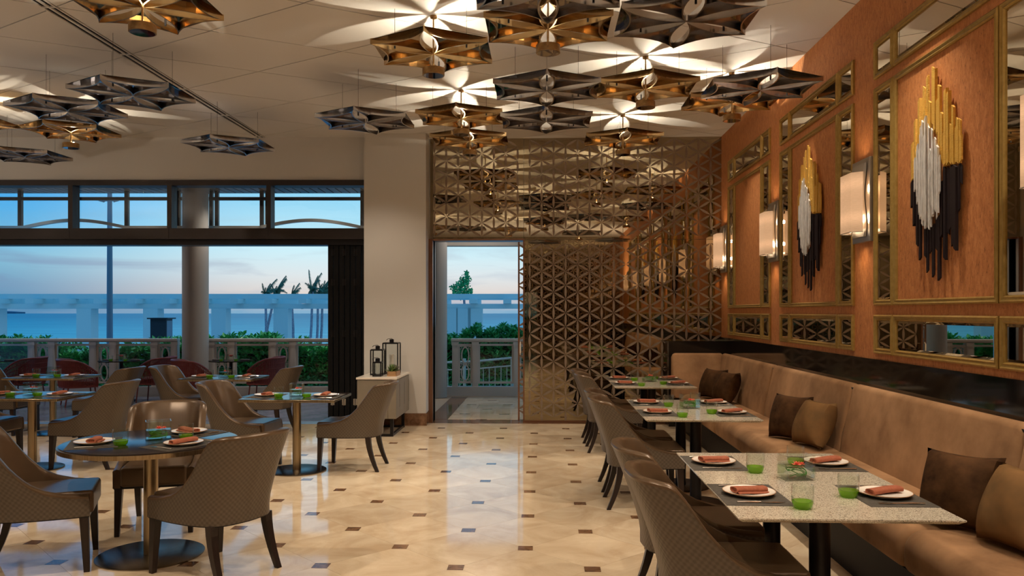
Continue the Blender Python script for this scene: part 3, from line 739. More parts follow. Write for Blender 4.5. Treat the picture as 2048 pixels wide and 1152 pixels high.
# ================================================================== SCONCES
def make_sconce():
    r = thing('wall_sconce', 'x', 'wall lamp', (0, -50, 0))
    part('backplate', MB().box(-.040, 0, -.185, .155, -.325, .325), M['steel'], r, bevel=.003)
    mb = MB(); n = 14
    ys = []
    for i in range(n + 1):
        z = -.285 + .57 * i / n
        ys.append((z, -.105 + .022 * sin(z * 13 + 1), .115 + .018 * sin(z * 11)))
    k0 = 0
    for z, a, b in ys:
        d = -.058 - .010 * sin(z * 12)
        mb.v += [(-.045, a - .012, z), (d, a, z), (d - .006, (a + b) / 2, z), (d, b, z), (-.045, b + .012, z)]
    for i in range(n):
        for j in range(4): mb.f.append((i * 5 + j, i * 5 + j + 1, i * 5 + j + 6, i * 5 + j + 5))
    mb.f += [(0, 1, 2, 3, 4), tuple(n * 5 + j for j in range(5))[::-1]]
    part('rippled_plate', mb, M['steel'], r, smooth=True)
    plan = [(-.045, .165), (-.145, .130), (-.145, -.085), (-.075, -.145)]
    h0, h1 = -.245, .215
    sh = MB(); m_ = len(plan)
    # an open tube of silk with a thickness
    inn = [(-.046, .160), (-.140, .126), (-.140, -.082), (-.073, -.138)]
    pts = plan + inn[::-1]
    sh.prism(pts, h0, h1)
    shd = part('lampshade', sh, M['shade'], r)
    part('shade_lining', MB().prism([(-.060, .150), (-.136, .122), (-.136, -.080), (-.078, -.130)], h0 + .012, h0 + .02), M['shade_in'], r)
    part('shade_wire', MB().tube([(-.045, .162, h0 - .004), (-.145, .130, h0 - .004), (-.145, -.085, h0 - .004), (-.075, -.145, h0 - .004)], .0035, 6).cyl(.004, h0 - .03, h0, 6, (-.10, .0)), M['steel'], r)
    return r
sc0 = make_sconce(); freeze(sc0)
SCON = [(11.10, 'far wall sconce with lit silk shade beside the bronze screen'), (8.72, 'middle wall sconce with lit silk shade between the far and middle bays'),
        (6.33, 'near wall sconce with lit silk shade between the middle and near bays'), (3.93, 'wall sconce with lit silk shade at the right edge of the photo'),
        (1.53, 'wall sconce behind the camera, seen only in mirrors'), (-.87, 'rear wall sconce behind the camera, seen only in mirrors')]
for y, lb in SCON:
    dup_fast(sc0, (XR, y, 2.468), 0, lb, 'silk wall sconces')
    for zz, rx in ((2.16, 0), (2.73, pi)):
        l = bpy.data.lights.new('sconce_lamp', 'SPOT'); l.energy = 5; l.spot_size = radians(120); l.spot_blend = 1; l.shadow_soft_size = .05; l.color = (1, .7, .42)
        o = bpy.data.objects.new('sconce_lamp', l); COL.objects.link(o); o.location = (XR - .11, y, zz); o.rotation_euler = (rx, 0, 0)
        l = bpy.data.lights.new('sconce_bulb', 'POINT'); l.energy = 1.6; l.shadow_soft_size = .02; l.color = (1, .74, .46)
        o = bpy.data.objects.new('sconce_bulb', l); COL.objects.link(o); o.location = (XR - .10, y + .01, 2.34 if rx == 0 else 2.58)
erase(sc0)

# ================================================================== WALL SCULPTURES
GOLD = [(243, 372, 545), (254, 330, 540), (265, 272, 545), (275, 300, 430), (284, 180, 420), (300, 125, 400), (311, 230, 330), (319, 80, 380), (331, 190, 350), (343, 40, 300), (356, 52, 330), (367, 180, 340), (376, 120, 420),
        (387, 240, 470), (398, 330, 480), (404, 139, 478), (415, 150, 476), (424, 290, 474), (433, 210, 474), (443, 300, 470), (451, 265, 470), (458, 268, 468), (464, 343, 466)]
BLK = [(245, 540, 660), (256, 540, 740), (270, 560, 830), (283, 600, 890), (297, 680, 715), (310, 700, 880), (318, 700, 945), (331, 740, 860), (345, 730, 965), (358, 700, 850), (372, 690, 980), (386, 560, 790),
       (400, 480, 890), (411, 480, 780), (423, 475, 755), (433, 474, 830), (444, 472, 850), (455, 470, 680), (464, 466, 560)]
WHT = [(272, 440, 590), (278, 400, 610), (285, 380, 645), (291, 400, 690), (298, 300, 680), (305, 330, 710), (312, 275, 740), (319, 340, 720), (327, 258, 752), (334, 290, 730), (341, 300, 757), (348, 400, 745), (354, 310, 660), (361, 360, 700), (368, 350, 680), (375, 380, 712), (382, 385, 684), (388, 430, 600)]
def sculpture(yc, label):
    r = thing('wall_sculpture', label, 'wall art', (XR, yc, 1.645))
    part('mount', MB().box(-.046, 0, -.01, .14, .64, .88).box(-.0225, 0, -.2, .2, .62, .78), M['black_stick'], r)
    rnd = random.Random(3)
    def conv(x, yz):
        y = 5.47 - (x - 240) / 228 * .64; zc = 5.42 - (x - 240) / 228 * .62
        return 5.15 - y, 1.6 + (623 - (120 + yz / 2.216)) / 1575 * zc - 1.645
    for lst, m_, base, th, nm in ((GOLD, 'gold_leaf', .022, .016, 'gold_strip'), (BLK, 'black_stick', .022, .014, 'black_strip'), (WHT, 'white_stick', .046, .010, 'white_strip')):
        for i, (x, t, b) in enumerate(lst):
            y, z1 = conv(x, t); _, z0 = conv(x, b)
            w = (.0118 if nm != 'white_strip' else .0068) + rnd.uniform(-.001, .002)
            o0 = -(base + rnd.uniform(0, .004)); o1 = -(base + th + rnd.uniform(-.006, .009))
            sl = rnd.choice((-1, 1)) * .018
            # slanted cut ends; local +y is towards the far end of the wall
            poly = [(-y - w, z0 + (sl if sl > 0 else 0)), (-y + w, z0 + (-sl if sl < 0 else 0)), (-y + w, z1 - (sl if sl > 0 else 0)), (-y - w, z1 - (-sl if sl < 0 else 0))]
            part(nm, MB().prism_yz(poly, o0 - .02 * 0, o1), M[m_], r)
    return r
sculpture(5.15, 'gold, white and black stick wall sculpture in the near bay')
sculpture(7.55, 'gold, white and black stick wall sculpture in the middle bay')
sculpture(2.75, 'gold, white and black stick wall sculpture beside the camera, seen only in mirrors')

# ================================================================== DINING CHAIR
def lerp_tab(tab, x):
    if x <= tab[0][0]: return tab[0][1]
    for (a, b), (c, d) in zip(tab[:-1], tab[1:]):
        if x <= c: return b + (d - b) * (x - a) / (c - a)
    return tab[-1][1]
def cat(pts, n):
    out = []
    P = [pts[0]] + pts + [pts[-1]]
    for i in range(1, len(P) - 2):
        for k in range(n):
            t = k / n; p0, p1, p2, p3 = P[i - 1], P[i], P[i + 1], P[i + 2]
            out.append(tuple(.5 * ((2 * p1[a]) + (-p0[a] + p2[a]) * t + (2 * p0[a] - 5 * p1[a] + 4 * p2[a] - p3[a]) * t * t + (-p0[a] + 3 * p1[a] - 3 * p2[a] + p3[a]) * t ** 3) for a in range(len(p1))))
    out.append(tuple(pts[-1])); return out
HT = [(0, .468), (.12, .480), (.22, .508), (.28, .545), (.325, .595), (.36, .66), (.39, .745), (.415, .83), (.435, .858), (.50, .872), (.60, .88)]
def make_chair():
    r = thing('dining_chair', 'x', 'chair', (0, -60, 0))
    half = [(.268, .262), (.277, .10), (.273, -.05), (.258, -.165), (.218, -.262), (.140, -.318), (.0, -.338)]
    path = cat(half, 5)
    path = path + [(-x, y) for x, y in path[::-1][1:]]
    n = len(path)
    nrm = []
    for i in range(n):
        a = path[max(i - 1, 0)]; b = path[min(i + 1, n - 1)]; d = Vector((b[0] - a[0], b[1] - a[1])).normalized(); nrm.append((d.y, -d.x))
    # inward normals point to the seat
    sg = 1 if (nrm[0][0] * -1) > 0 else -1
    top = [lerp_tab(HT, .262 - y) for x, y in path]
    def pos(i, z, off):
        x, y = path[i]; nx, ny = nrm[i]; x += nx * sg * off; y += ny * sg * off
        f = max(0, (z - .42) / .45)
        return (x * (1 + .10 * f), y - .155 * f ** 1.25, z)
    s = [0.]
    for i in range(1, n): s.append(s[-1] + hypot(path[i][0] - path[i - 1][0], path[i][1] - path[i - 1][1]))
    K = 9
    mb = MB(); uvs = []
    for i in range(n):
        for k in range(K + 1):
            z = .345 + (top[i] - .012 - .345) * k / K
            mb.v.append(pos(i, z, 0)); uvs.append((s[i], z))
    for i in range(n - 1):
        for k in range(K): a = i * (K + 1) + k; mb.f.append((a, a + K + 1, a + K + 2, a + 1))
    me = bpy.data.meshes.new('outer_shell'); me.from_pydata(mb.v, [], mb.f); me.materials.append(M['woven'])
    uvl = me.uv_layers.new(name='UVMap')
    for lp in me.loops: uvl.data[lp.index].uv = uvs[lp.vertex_index]
    me.polygons.foreach_set('use_smooth', [True] * len(me.polygons)); me.update()
    link('outer_shell', me, r)
    # leather lining: rolled over the top edge and down to the seat, with closed arm ends
    th = .048; rings = []
    offs = [(-.0015, -.016), (-.002, -.004), (.006, .004), (th / 2, .009), (th - .006, .004), (th, -.010)]
    mb = MB(); m_ = len(offs) + 6
    for i in range(n):
        for o, dz in offs: mb.v.append(pos(i, top[i] + dz, o))
        for k in range(1, 7):
            z = top[i] - .010 + (.36 - top[i] + .010) * k / 6; mb.v.append(pos(i, z, th))
    for i in range(n - 1):
        for k in range(m_ - 1): a = i * m_ + k; mb.f.append((a, a + m_, a + m_ + 1, a + 1))
    for i in (0, n - 1):        # arm fronts
        b0 = len(mb.v); mb.v.append(pos(i, .345, -.0015)); mb.v.append(pos(i, .345, th))
        ids = [i * m_ + k for k in range(m_)]
        mb.f.append(tuple([b0] + ids + [b0 + 1]))
    part('inner_shell', mb, M['leather'], r, smooth=True)
    # underside
    part('seat_base', MB().prism([(x * .985, y * .985) for x, y in path[::2]], .338, .352), M['black'], r)
    ins = [pos(i, .42, th + .002)[:2] for i in range(0, n, 1) if path[i][1] < .2]
    poly = [(.215, .275)] + ins + [(-.215, .275)]
    poly = [(.222, .278)] + [p for p in ins] + [(-.222, .278)]
    part('seat', MB().prism(poly, .352, .492), M['leather'], r, bevel=.022, seg=3)
    for sx in (1, -1):
        for rear in (0, 1):
            mb = MB(); x0, y0 = (sx * .235, .228) if not rear else (sx * .205, -.245)
            N_ = 6; rows = []
            for k in range(N_ + 1):
                t = k / N_; z = .345 * (1 - t); h = (.026 - .010 * t)
                ox = sx * .012 * t; oy = (.030 * t * t if not rear else -.095 * t ** 1.7)
                if not rear: ox = sx * .01 * t; oy = .015 * t
                rows.append([(x0 + ox + a * h, y0 + oy + b * h, z + .001) for a, b in ((-1, -1), (1, -1), (1, 1), (-1, 1))])
            for rw in rows: mb.v += rw
            for k in range(N_):
                for j in range(4): mb.f.append((k * 4 + j, k * 4 + (j + 1) % 4, k * 4 + 4 + (j + 1) % 4, k * 4 + 4 + j))
            mb.f += [(0, 1, 2, 3), (N_ * 4 + 3, N_ * 4 + 2, N_ * 4 + 1, N_ * 4)]
            part('leg', mb, M['wenge'], r)
    return r
ch0 = make_chair(); freeze(ch0)
def heading(dx_, dy_): return math.atan2(-dx_, dy_)
CHAIRS = [
 (-3.13, 4.86, heading(.88, .40), 'dining chair in the left foreground facing right, cut off by the photo edge'),
 (-2.06, 4.83, heading(-.88, .47), 'dining chair with its woven back to the camera before the round table'),
 (-2.86, 5.78, heading(.28, -.96), 'dining chair facing the camera on the far side of the round table'),
 (-4.74, 8.03, heading(-1, .03), 'dining chair at the right side of the left-edge square table'),
 (-5.82, 7.95, heading(1, 0), 'dining chair at the left side of the left-edge square table'),
 (-3.02, 7.92, heading(1, -.08), 'dining chair left of the square table beside the sideboard, leather inside showing'),
 (-1.99, 8.02, heading(-1, .03), 'dining chair right of the square table, in front of the sideboard'),
 (-4.66, 10.2, heading(1, -.05), 'dining chair left of the square table by the round terrace column'),
 (-3.66, 10.2, heading(-1, .05), 'dining chair right of the square table by the round terrace column'),
 (-7.05, 10.1, heading(1, 0), 'dining chair at the far left edge beside the back square table'),
 (-5.70, 10.0, heading(-1, .03), 'dining chair right of the back-left square table'),
 (.865, 3.62, heading(1, 0), 'nearest dining chair on the aisle side of the granite tables'),
 (.865, 4.32, heading(1, 0), 'second nearest aisle-side dining chair at the front granite tables'),
 (.865, 6.60, heading(1, 0), 'aisle-side dining chair at the nearer of the middle granite tables'),
 (.865, 7.22, heading(1, 0), 'aisle-side dining chair at the farther of the middle granite tables'),
 (.85, 9.15, heading(1, 0), 'aisle-side dining chair at the nearer of the far granite tables'),
 (.83, 9.80, heading(1, 0), 'farthest aisle-side dining chair, next to the bronze screen')]
for x, y, rz, lb in CHAIRS: dup_fast(ch0, (x, y, 0), rz, 'bronze ' + lb, 'bronze dining chairs')
erase(ch0)

# ================================================================== TABLES
def dark_table(x, y, wx, wy, label):
    r = thing('dining_table', label, 'table', (x, y, 0), group='square dark dining tables')
    part('tabletop', MB().box(-wx / 2 + .003, wx / 2 - .003, -wy / 2 + .003, wy / 2 - .003, .735, .751), M['darktop'], r, bevel=.002, seg=1)
    part('edge_band', MB().box(-wx / 2, wx / 2, -wy / 2, wy / 2, .722, .745), M['brass'], r, bevel=.002, seg=1)
    part('column', MB().cyl(.042, .012, .722, 28), M['brass'], r, smooth=True)
    part('base_plate', MB().lathe([(.29, 0), (.292, .008), (.285, .012)], 48), M['darkbase'], r, smooth=True)
    return r
DT = {'t5': (-2.48, 7.83, .94, .68, 'square dark table with brass column beside the sideboard'),
      't4': (-4.13, 10.05, .94, .68, 'square dark table with brass column by the round terrace column'),
      't3': (-6.44, 10.1, .94, .66, 'square dark table with brass column at back left before the opening'),
      't2': (-5.21, 7.83, .94, .68, 'square dark table with brass column cut off by the left photo edge')}
for k, v in DT.items(): dark_table(*v)
rt = thing('round_table', 'round dark table with brass rim and steel column in the left foreground', 'table', (-2.58, 5.08, 0))
part('tabletop', MB().lathe([(.528, .722), (.532, .736), (.530, .752), (.526, .753)], 72), M['darktop'], rt, smooth=True)
part('edge_band', MB().lathe([(.520, .718), (.542, .718), (.543, .746), (.532, .747)], 72), M['brass'], rt, smooth=True)
part('column', MB().cyl(.045, .012, .720, 32), M['brass'], rt, smooth=True)
part('base_plate', MB().lathe([(.33, 0), (.332, .008), (.322, .013)], 56), M['darkbase'], rt, smooth=True)

def granite_table(y0, y1, label):
    yc = (y0 + y1) / 2
    r = thing('granite_table', label, 'table', (1.262, yc, 0), group='granite banquette tables')
    wx, wy = .46, (y1 - y0) / 2 - .001
    top = MB(); e = .022
    top.add([(-wx, -wy, .748), (wx, -wy, .748), (wx, wy, .748), (-wx, wy, .748), (-wx, -wy, .742), (wx, -wy, .742), (wx, wy, .742), (-wx, wy, .742),
             (-wx + e, -wy + e, .728), (wx - e, -wy + e, .728), (wx - e, wy - e, .728), (-wx + e, wy - e, .728)],
            [(0, 1, 2, 3)] + [(i, (i + 1) % 4, 4 + (i + 1) % 4, 4 + i) for i in range(4)] + [(4 + i, 4 + (i + 1) % 4, 8 + (i + 1) % 4, 8 + i) for i in range(4)] + [(8, 9, 10, 11)])
    part('tabletop', top, M['granite'], r)
    part('column', MB().cyl(.047, .012, .728, 28), M['black'], r, smooth=True)
    part('base_plate', MB().lathe([(.27, 0), (.272, .008), (.264, .012)], 44), M['black'], r, smooth=True)
GT = [(3.275, 4.035, 'nearest speckled granite table'), (4.035, 4.795, 'second granite table from the camera'), (6.24, 6.95, 'third granite table from the camera, front one of the middle pair'),
      (6.95, 7.66, 'fourth granite table, rear one of the middle pair'), (8.89, 9.60, 'fifth granite table, front one of the far pair'), (9.60, 10.31, 'farthest granite table, next to the bronze screen')]
for a, b, lb in GT: granite_table(a, b, lb)

# ================================================================== TABLEWARE
def make_items():
    P = {}
    PS = lambda pr: [(a * 1.14, b) for a, b in pr]
    r = thing('placemat', 'x', 'placemat', (0, -60, 0)); part('weave', MB().box(-.15, .15, -.215, .215, 0, .0018), M['mat'], r); P['mat'] = r
    r = thing('plate', 'x', 'plate', (0, -60, 0))
    part('dish', MB().lathe(PS([(0, .003), (.055, .003), (.06, 0), (.066, 0), (.070, .004), (.098, .013), (.1045, .0175), (.1035, .0195), (.096, .0165), (.068, .0095), (0, .0085)]), 48), M['ceramic'], r, smooth=True)
    part('rim', MB().lathe(PS([(.1035, .0168), (.1058, .0175), (.1052, .0200), (.1030, .0197)]), 48, closed=True), M['rim'], r, smooth=True); P['plate'] = r
    r = thing('napkin', 'x', 'napkin', (0, -60, 0))
    def roll(w, h, x0, L, z0, wob=0.):
        mb = MB(); n = 16; K = 8
        for k in range(K + 1):
            t = k / K; y = -L / 2 + L * t; cx = x0 + wob * sin(t * 3.); zz = z0 + .003 * sin(t * 4 + 1)
            for i in range(n):
                a = 2 * pi * i / n; c_, s_ = cos(a), sin(a)
                mb.v.append((cx + w / 2 * abs(c_) ** .7 * (1 if c_ > 0 else -1), y, zz + h / 2 + h / 2 * abs(s_) ** .8 * (1 if s_ > 0 else -1)))
        for k in range(K):
            for i in range(n): mb.f.append((k * n + i, k * n + (i + 1) % n, k * n + n + (i + 1) % n, k * n + n + i))
        # spiral ends: a recessed inner loop
        for e, dy in ((0, 1), (K, -1)):
            b0 = len(mb.v)
            ctr = [sum(mb.v[e * n + i][a] for i in range(n)) / n for a in range(3)]
            for sc_, d_ in ((.72, .0), (.55, .010), (.30, .010)):
                for i in range(n):
                    v = mb.v[e * n + i]; mb.v.append((ctr[0] + (v[0] - ctr[0]) * sc_, v[1] + dy * d_, ctr[2] + (v[2] - ctr[2]) * sc_))
            prev = e * n
            for q in range(3):
                cur = b0 + q * n
                for i in range(n): mb.f.append((prev + i, prev + (i + 1) % n, cur + (i + 1) % n, cur + i))
                prev = cur
            mb.f.append(tuple(prev + i for i in range(n)))
        return mb
    part('rolled_fold', roll(.060, .026, .0, .165, .012, .006), M['napkin'], r, smooth=True)
    part('under_fold', roll(.052, .010, .020, .160, .0095, .004), M['napkin'], r, smooth=True); P['napkin'] = r
    r = thing('knife', 'x', 'knife', (0, -60, 0))
    part('handle', MB().tube([(0, -.105, .004), (0, -.06, .0045), (0, .0, .004)], [.0045, .005, .0035], 8), M['cutlery'], r, smooth=True)
    part('blade', MB().prism([(-.003, 0), (.003, 0), (.009, .03), (.009, .085), (.0, .108), (-.003, .10)], .003, .0045), M['cutlery'], r); P['knife'] = r
    r = thing('fork', 'x', 'fork', (0, -60, 0))
    part('handle', MB().tube([(0, -.10, .004), (0, -.05, .005), (0, .02, .004), (0, .04, .003)], [.0045, .004, .0025, .003], 8), M['cutlery'], r, smooth=True)
    hd = MB().prism([(-.004, .038), (.004, .038), (.011, .055), (.011, .065), (-.011, .065), (-.011, .055)], .0025, .0045)
    for k in range(4): hd.box(-.011 + k * .0063, -.011 + k * .0063 + .0031, .065, .10, .003, .0045)
    part('tines', hd, M['cutlery'], r); P['fork'] = r
    r = thing('tumbler', 'x', 'drinking glass', (0, -60, 0))
    part('bowl', MB().lathe([(.0455, .034), (.0475, .06), (.0465, .103), (.0452, .104), (.0445, .103), (.0455, .06), (.0435, .034)], 32, closed=True), M['glass'], r, smooth=True)
    part('green_base', MB().lathe([(0, .0), (.030, .0), (.040, .010), (.0458, .0335), (.0432, .0335), (.030, .020), (0, .015)], 32), M['green_glass'], r, smooth=True); P['glass'] = r
    for kk, (vx, vy) in {'vase': (.155, .11), 'vase_s': (.125, .125)}.items():
        r = thing('flower_vase', 'x', 'vase', (0, -60, 0)); t = .0045; h = .125
        a, b = vx / 2, vy / 2
        vs = [(-a, -b, 0), (a, -b, 0), (a, b, 0), (-a, b, 0), (-a, -b, h), (a, -b, h), (a, b, h), (-a, b, h)]
        vs += [(-a + t, -b + t, h), (a - t, -b + t, h), (a - t, b - t, h), (-a + t, b - t, h), (-a + t, -b + t, .012), (a - t, -b + t, .012), (a - t, b - t, .012), (-a + t, b - t, .012)]
        fs = [(3, 2, 1, 0)] + [(i, (i + 1) % 4, 4 + (i + 1) % 4, 4 + i) for i in range(4)] + [(4 + i, 4 + (i + 1) % 4, 8 + (i + 1) % 4, 8 + i) for i in range(4)] + [(8 + i, 8 + (i + 1) % 4, 12 + (i + 1) % 4, 12 + i) for i in range(4)] + [(12, 13, 14, 15)]
        part('glass_box', MB().add(vs, fs), M['glass'], r)
        part('water', MB().box(-a + t - .0006, a - t + .0006, -b + t - .0006, b - t + .0006, .0115, .066), M['water'], r)
        rd = random.Random(5)
        for k in range(5):
            pts = []; ph = rd.uniform(0, 6); rr = rd.uniform(.55, .85)
            for q in range(15):
                an = ph + q * .33; pts.append(((a - .012) * rr * cos(an), (b - .012) * rr * sin(an), .018 + .045 * q / 14 + .006 * sin(q * .8 + k)))
            part('reed', MB().tube(pts, [.0022] * 13 + [.0015, .0006], 5), M['reed'], r, smooth=True)
        for cx, cy, s_ in ((.004, 0, 1.), (.036, .012, .7)):
            fl_ = MB()
            for ring, (nn, L, el) in enumerate(((8, .030, .25), (7, .026, .8), (5, .018, 1.25))):
                for k in range(nn):
                    an = 2 * pi * k / nn + ring * .4; d = Vector((cos(an) * cos(el), sin(an) * cos(el), sin(el))); sd = Vector((-sin(an), cos(an), 0)) * .0075 * s_
                    o = Vector((cx, cy, .070)); b0 = o + d * .004; m0 = o + d * L * .55 * s_ + Vector((0, 0, -.002)); t0 = o + d * L * s_
                    fl_.add([b0 - sd * .3, b0 + sd * .3, m0 + sd, t0, m0 - sd], [(0, 1, 2, 4), (4, 2, 3)])
            f_ = part('flower', fl_, M['coral'], r)
        P[kk] = r
    for v in P.values(): freeze(v)
    return P
IT = make_items()
LAB = {'mat': 'dark woven placemat', 'plate': 'white plate with tan rim', 'napkin': 'folded terracotta napkin', 'knife': 'steel knife', 'fork': 'steel fork', 'glass': 'tumbler with green glass base'}
GRP = {'mat': 'woven placemats', 'plate': 'tan-rimmed plates', 'napkin': 'terracotta napkins', 'knife': 'table knives', 'fork': 'table forks', 'glass': 'green-based tumblers'}
def setting(x, y, a, ztop, where, glass=(.24, .16), fx=0.):
    """a place setting; the diner sits towards local -x"""
    c_, s_ = cos(a), sin(a)
    def P(lx, ly): return (x + lx * c_ - ly * s_, y + lx * s_ + ly * c_)
    def put(k, lx, ly, dz, da=0., suffix=''):
        px, py = P(lx, ly); dup_fast(IT[k], (px, py, ztop + dz), a + da, '%s %s%s' % (LAB[k], where, suffix), GRP[k])
    put('mat', 0, 0, .0); put('plate', .0, 0, .0018); put('napkin', .0, 0, .0018, -pi / 2 + .35 + fx)
    put('knife', .01, -.165, .0018, -pi / 2); put('fork', -.005, .165, .0018, -pi / 2)
    put('glass', glass[0] - .06, glass[1] * -1.4, .0)
ZG = .748; ZD_ = .751
for (ys, nm) in (((3.655, 4.415), 'front granite tables'), ((6.60, 7.31), 'middle granite tables'), ((9.25, 9.96), 'far granite tables')):
    for k, yy in enumerate(ys):
        dd = ('nearer', 'farther')[k]
        setting(.955, yy + .05, 0, ZG, 'on the aisle side of the %s, %s place' % (nm, dd), (.225, .178) if True else None)
        setting(1.575, yy + .05, pi, ZG, 'on the banquette side of the %s, %s place' % (nm, dd), (.235, -.02))
    dup_fast(IT['vase'], (1.285, (ys[0] + ys[1]) / 2 + .03, ZG), .15, 'square glass vase with coral flower and reeds on the %s' % nm, 'flower vases')
for k, nm in (('t5', 'table beside the sideboard'), ('t4', 'table by the terrace column'), ('t3', 'back-left table'), ('t2', 'left-edge table')):
    x, y = DT[k][0], DT[k][1]
    for sg, sd in ((-1, 'left'), (1, 'right')):
        setting(x + sg * .30, y - .02, 0 if sg < 0 else pi, ZD_, 'at the %s side of the %s' % (sd, nm), (.16 + .06, .08 * sg * -1), fx=pi / 2 - .35)
    dup_fast(IT['vase_s'], (x + .0, y, ZD_), .1, 'square glass vase with coral flower on the %s' % nm, 'flower vases')
for an, nm, gl_ in ((205, 'left', (.22, .10)), (-28, 'right front', (.22, .10)), (70, 'far', (.22, .10)), ):
    a = radians(an); cx, cy = -2.58 + .33 * cos(a), 5.08 + .33 * sin(a)
    setting(cx, cy, a + pi, .753, 'at the %s place of the round table' % nm, gl_, fx=pi / 2 - .5)
dup_fast(IT['vase'], (-2.55, 5.12, .753), .5, 'square glass vase with coral flower on the round table', 'flower vases')

for v_ in IT.values(): erase(v_)

# ================================================================== BANQUETTE
bq = thing('banquette', 'long tan velvet banquette along the orange wall with rounded seats', 'sofa', (2.2, 6, 0))
part('plinth', MB().box(1.87 - 2.2, 2.5 - 2.2, -7.2, 4.9, 0, .27), M['blackpaint'], bq)
SB = [10.60, 8.48, 6.33, 4.10, 1.9, -.3]
def arcpts(cx, cz, r, a0, a1, n=7): return [(cx + r * cos(radians(a0 + (a1 - a0) * i / n)), cz + r * sin(radians(a0 + (a1 - a0) * i / n))) for i in range(n + 1)]
def soft_prism(prof, y0, y1, rr=.05, n=5):
    """extruded cushion profile whose ends are rounded in towards a seam"""
    cx = sum(p[0] for p in prof) / len(prof); cz = sum(p[1] for p in prof) / len(prof)
    mb = MB(); rings = []
    ys = [(y0 + rr * (1 - cos(pi / 2 * i / n)), rr * (1 - sin(pi / 2 * i / n))) for i in range(n + 1)]
    ys = ys + [(y1 - (yy - y0), s_) for yy, s_ in ys[::-1]]
    for yy, ins in ys:
        for p in prof:
            d = Vector((p[0] - cx, p[1] - cz)); L = d.length; k = (L - ins) / L if L > ins else 0
            mb.v.append((cx + d.x * k, yy, cz + d.y * k))
    m_ = len(prof)
    for j in range(len(ys) - 1):
        for i in range(m_): mb.f.append((j * m_ + i, j * m_ + (i + 1) % m_, j * m_ + m_ + (i + 1) % m_, j * m_ + m_ + i))
    mb.f += [tuple(range(m_)), tuple((len(ys) - 1) * m_ + i for i in range(m_))[::-1]]
    return mb
seatp = [(2.42, .27), (2.42, .495), (2.1, .500)] + arcpts(1.925, .395, .105, 90, 180) + arcpts(1.87, .33, .05, 190, 270, 4)
backp = [(2.47, .40), (2.535, 1.00)] + arcpts(2.475, .985, .045, 60, 170, 5) + [(2.40, .86), (2.345, .60), (2.33, .44)]
for k, (a, b) in enumerate(zip(SB[:-1], SB[1:])):
    a_ = a if k else 10.62
    part('seat_cushion', soft_prism([(x - 2.2, z) for x, z in seatp], b + .009 - 6, a_ - .009 - 6), M['velvet'], bq, smooth=True)
    part('back_cushion', soft_prism([(x - 2.2, z) for x, z in backp], b + .007 - 6, (a_ if k else 10.9) - .007 - 6), M['velvet'], bq, smooth=True)
rp = [(10.98, .40), (10.98, 1.0)] + [(y, z) for y, z in arcpts(10.90, .985, .045, 0, 170, 7)] + [(10.80, .86), (10.72, .60), (10.70, .44)]
mb = soft_prism(rp, 1.76, 2.46); mb.v = [(y - 2.2, x - 6, z) for x, y, z in mb.v]
mb.v = [(v[0], v[1], v[2]) for v in mb.v]
part('return_back', mb, M['velvet'], bq, smooth=True)
# scatter cushions
def pillow():
    mb = MB(); n = 16; S = .195
    for side in (1, -1):
        for i in range(n + 1):
            for j in range(n + 1):
                u = -1 + 2 * i / n; v = -1 + 2 * j / n
                pin = 1 - .07 * (1 - u * u) * 1.0 ; pin2 = 1 - .07 * (1 - v * v)
                x = S * u * (1 - .09 * (1 - v * v) * abs(u) ** 3 * 1.0); y = S * v * (1 - .09 * (1 - u * u) * abs(v) ** 3)
                z = side * .118 * ((1 - u * u) * (1 - v * v)) ** .40 + .006 * sin(5 * u + 3 * v)
                mb.v.append((x, y, z))
    def id_(s, i, j): return s * (n + 1) ** 2 + i * (n + 1) + j
    for i in range(n):
        for j in range(n):
            mb.f.append((id_(0, i, j), id_(0, i + 1, j), id_(0, i + 1, j + 1), id_(0, i, j + 1))); mb.f.append((id_(1, i, j), id_(1, i, j + 1), id_(1, i + 1, j + 1), id_(1, i + 1, j)))
    return mb
pm = {}
for k, m_ in (('d', 'cushion'), ('t', 'cushion2')):
    pm[k] = pillow().mesh('cushion_cover', M[m_], True)
    bmx = bmesh.new(); bmx.from_mesh(pm[k]); bmesh.ops.remove_doubles(bmx, verts=bmx.verts, dist=.0005); bmx.to_mesh(pm[k]); bmx.free()
zip_m = MB().box(-.18, .18, -.212, -.2065, -.003, .003).mesh('zip_seam', M['cushion'])
for x, y, rx, rz, k, lb in ((2.14, 10.03, 70, -58, 'd', 'dark brown velvet cushion at the far banquette corner, left one'), (2.20, 9.58, 68, -72, 'd', 'dark brown velvet cushion at the far banquette corner, right one'),
                        (2.13, 6.88, 74, -55, 'd', 'dark chocolate velvet cushion in the middle of the banquette'), (2.20, 6.50, 68, -74, 't', 'olive tan velvet cushion in the middle of the banquette'),
                        (2.12, 4.10, 72, -52, 'd', 'large dark velvet cushion on the near banquette section'), (2.20, 3.72, 68, -78, 't', 'brown velvet cushion cut off by the right photo edge'),
                        ):
    r = thing('throw_cushion', lb, 'cushion', (x, y, .50), group='velvet throw cushions')
    o = link('cushion_cover', pm[k], r, (0, 0, .19)); o.rotation_euler = (radians(rx), 0, radians(rz))

# invented lamp stands, out of view, added to house the ceiling fill lights
for (x, y, z), nm in FILLS:
    r = thing('fill_stand', 'added brass stand for an unseen ceiling fill light, %s' % nm, 'lamp', (x, y, 0))
    part('base', MB().cyl(.16, 0, .02, 28), M['brass'], r); part('pole', MB().cyl(.014, .02, z - .10, 12), M['brass'], r)
    part('bowl', MB().lathe([(.02, z - .11), (.16, z - .08), (.27, z - .02), (.275, z - .015), (.265, z - .015), (.15, z - .07), (0, z - .09)], 32), M['brass'], r, smooth=True)

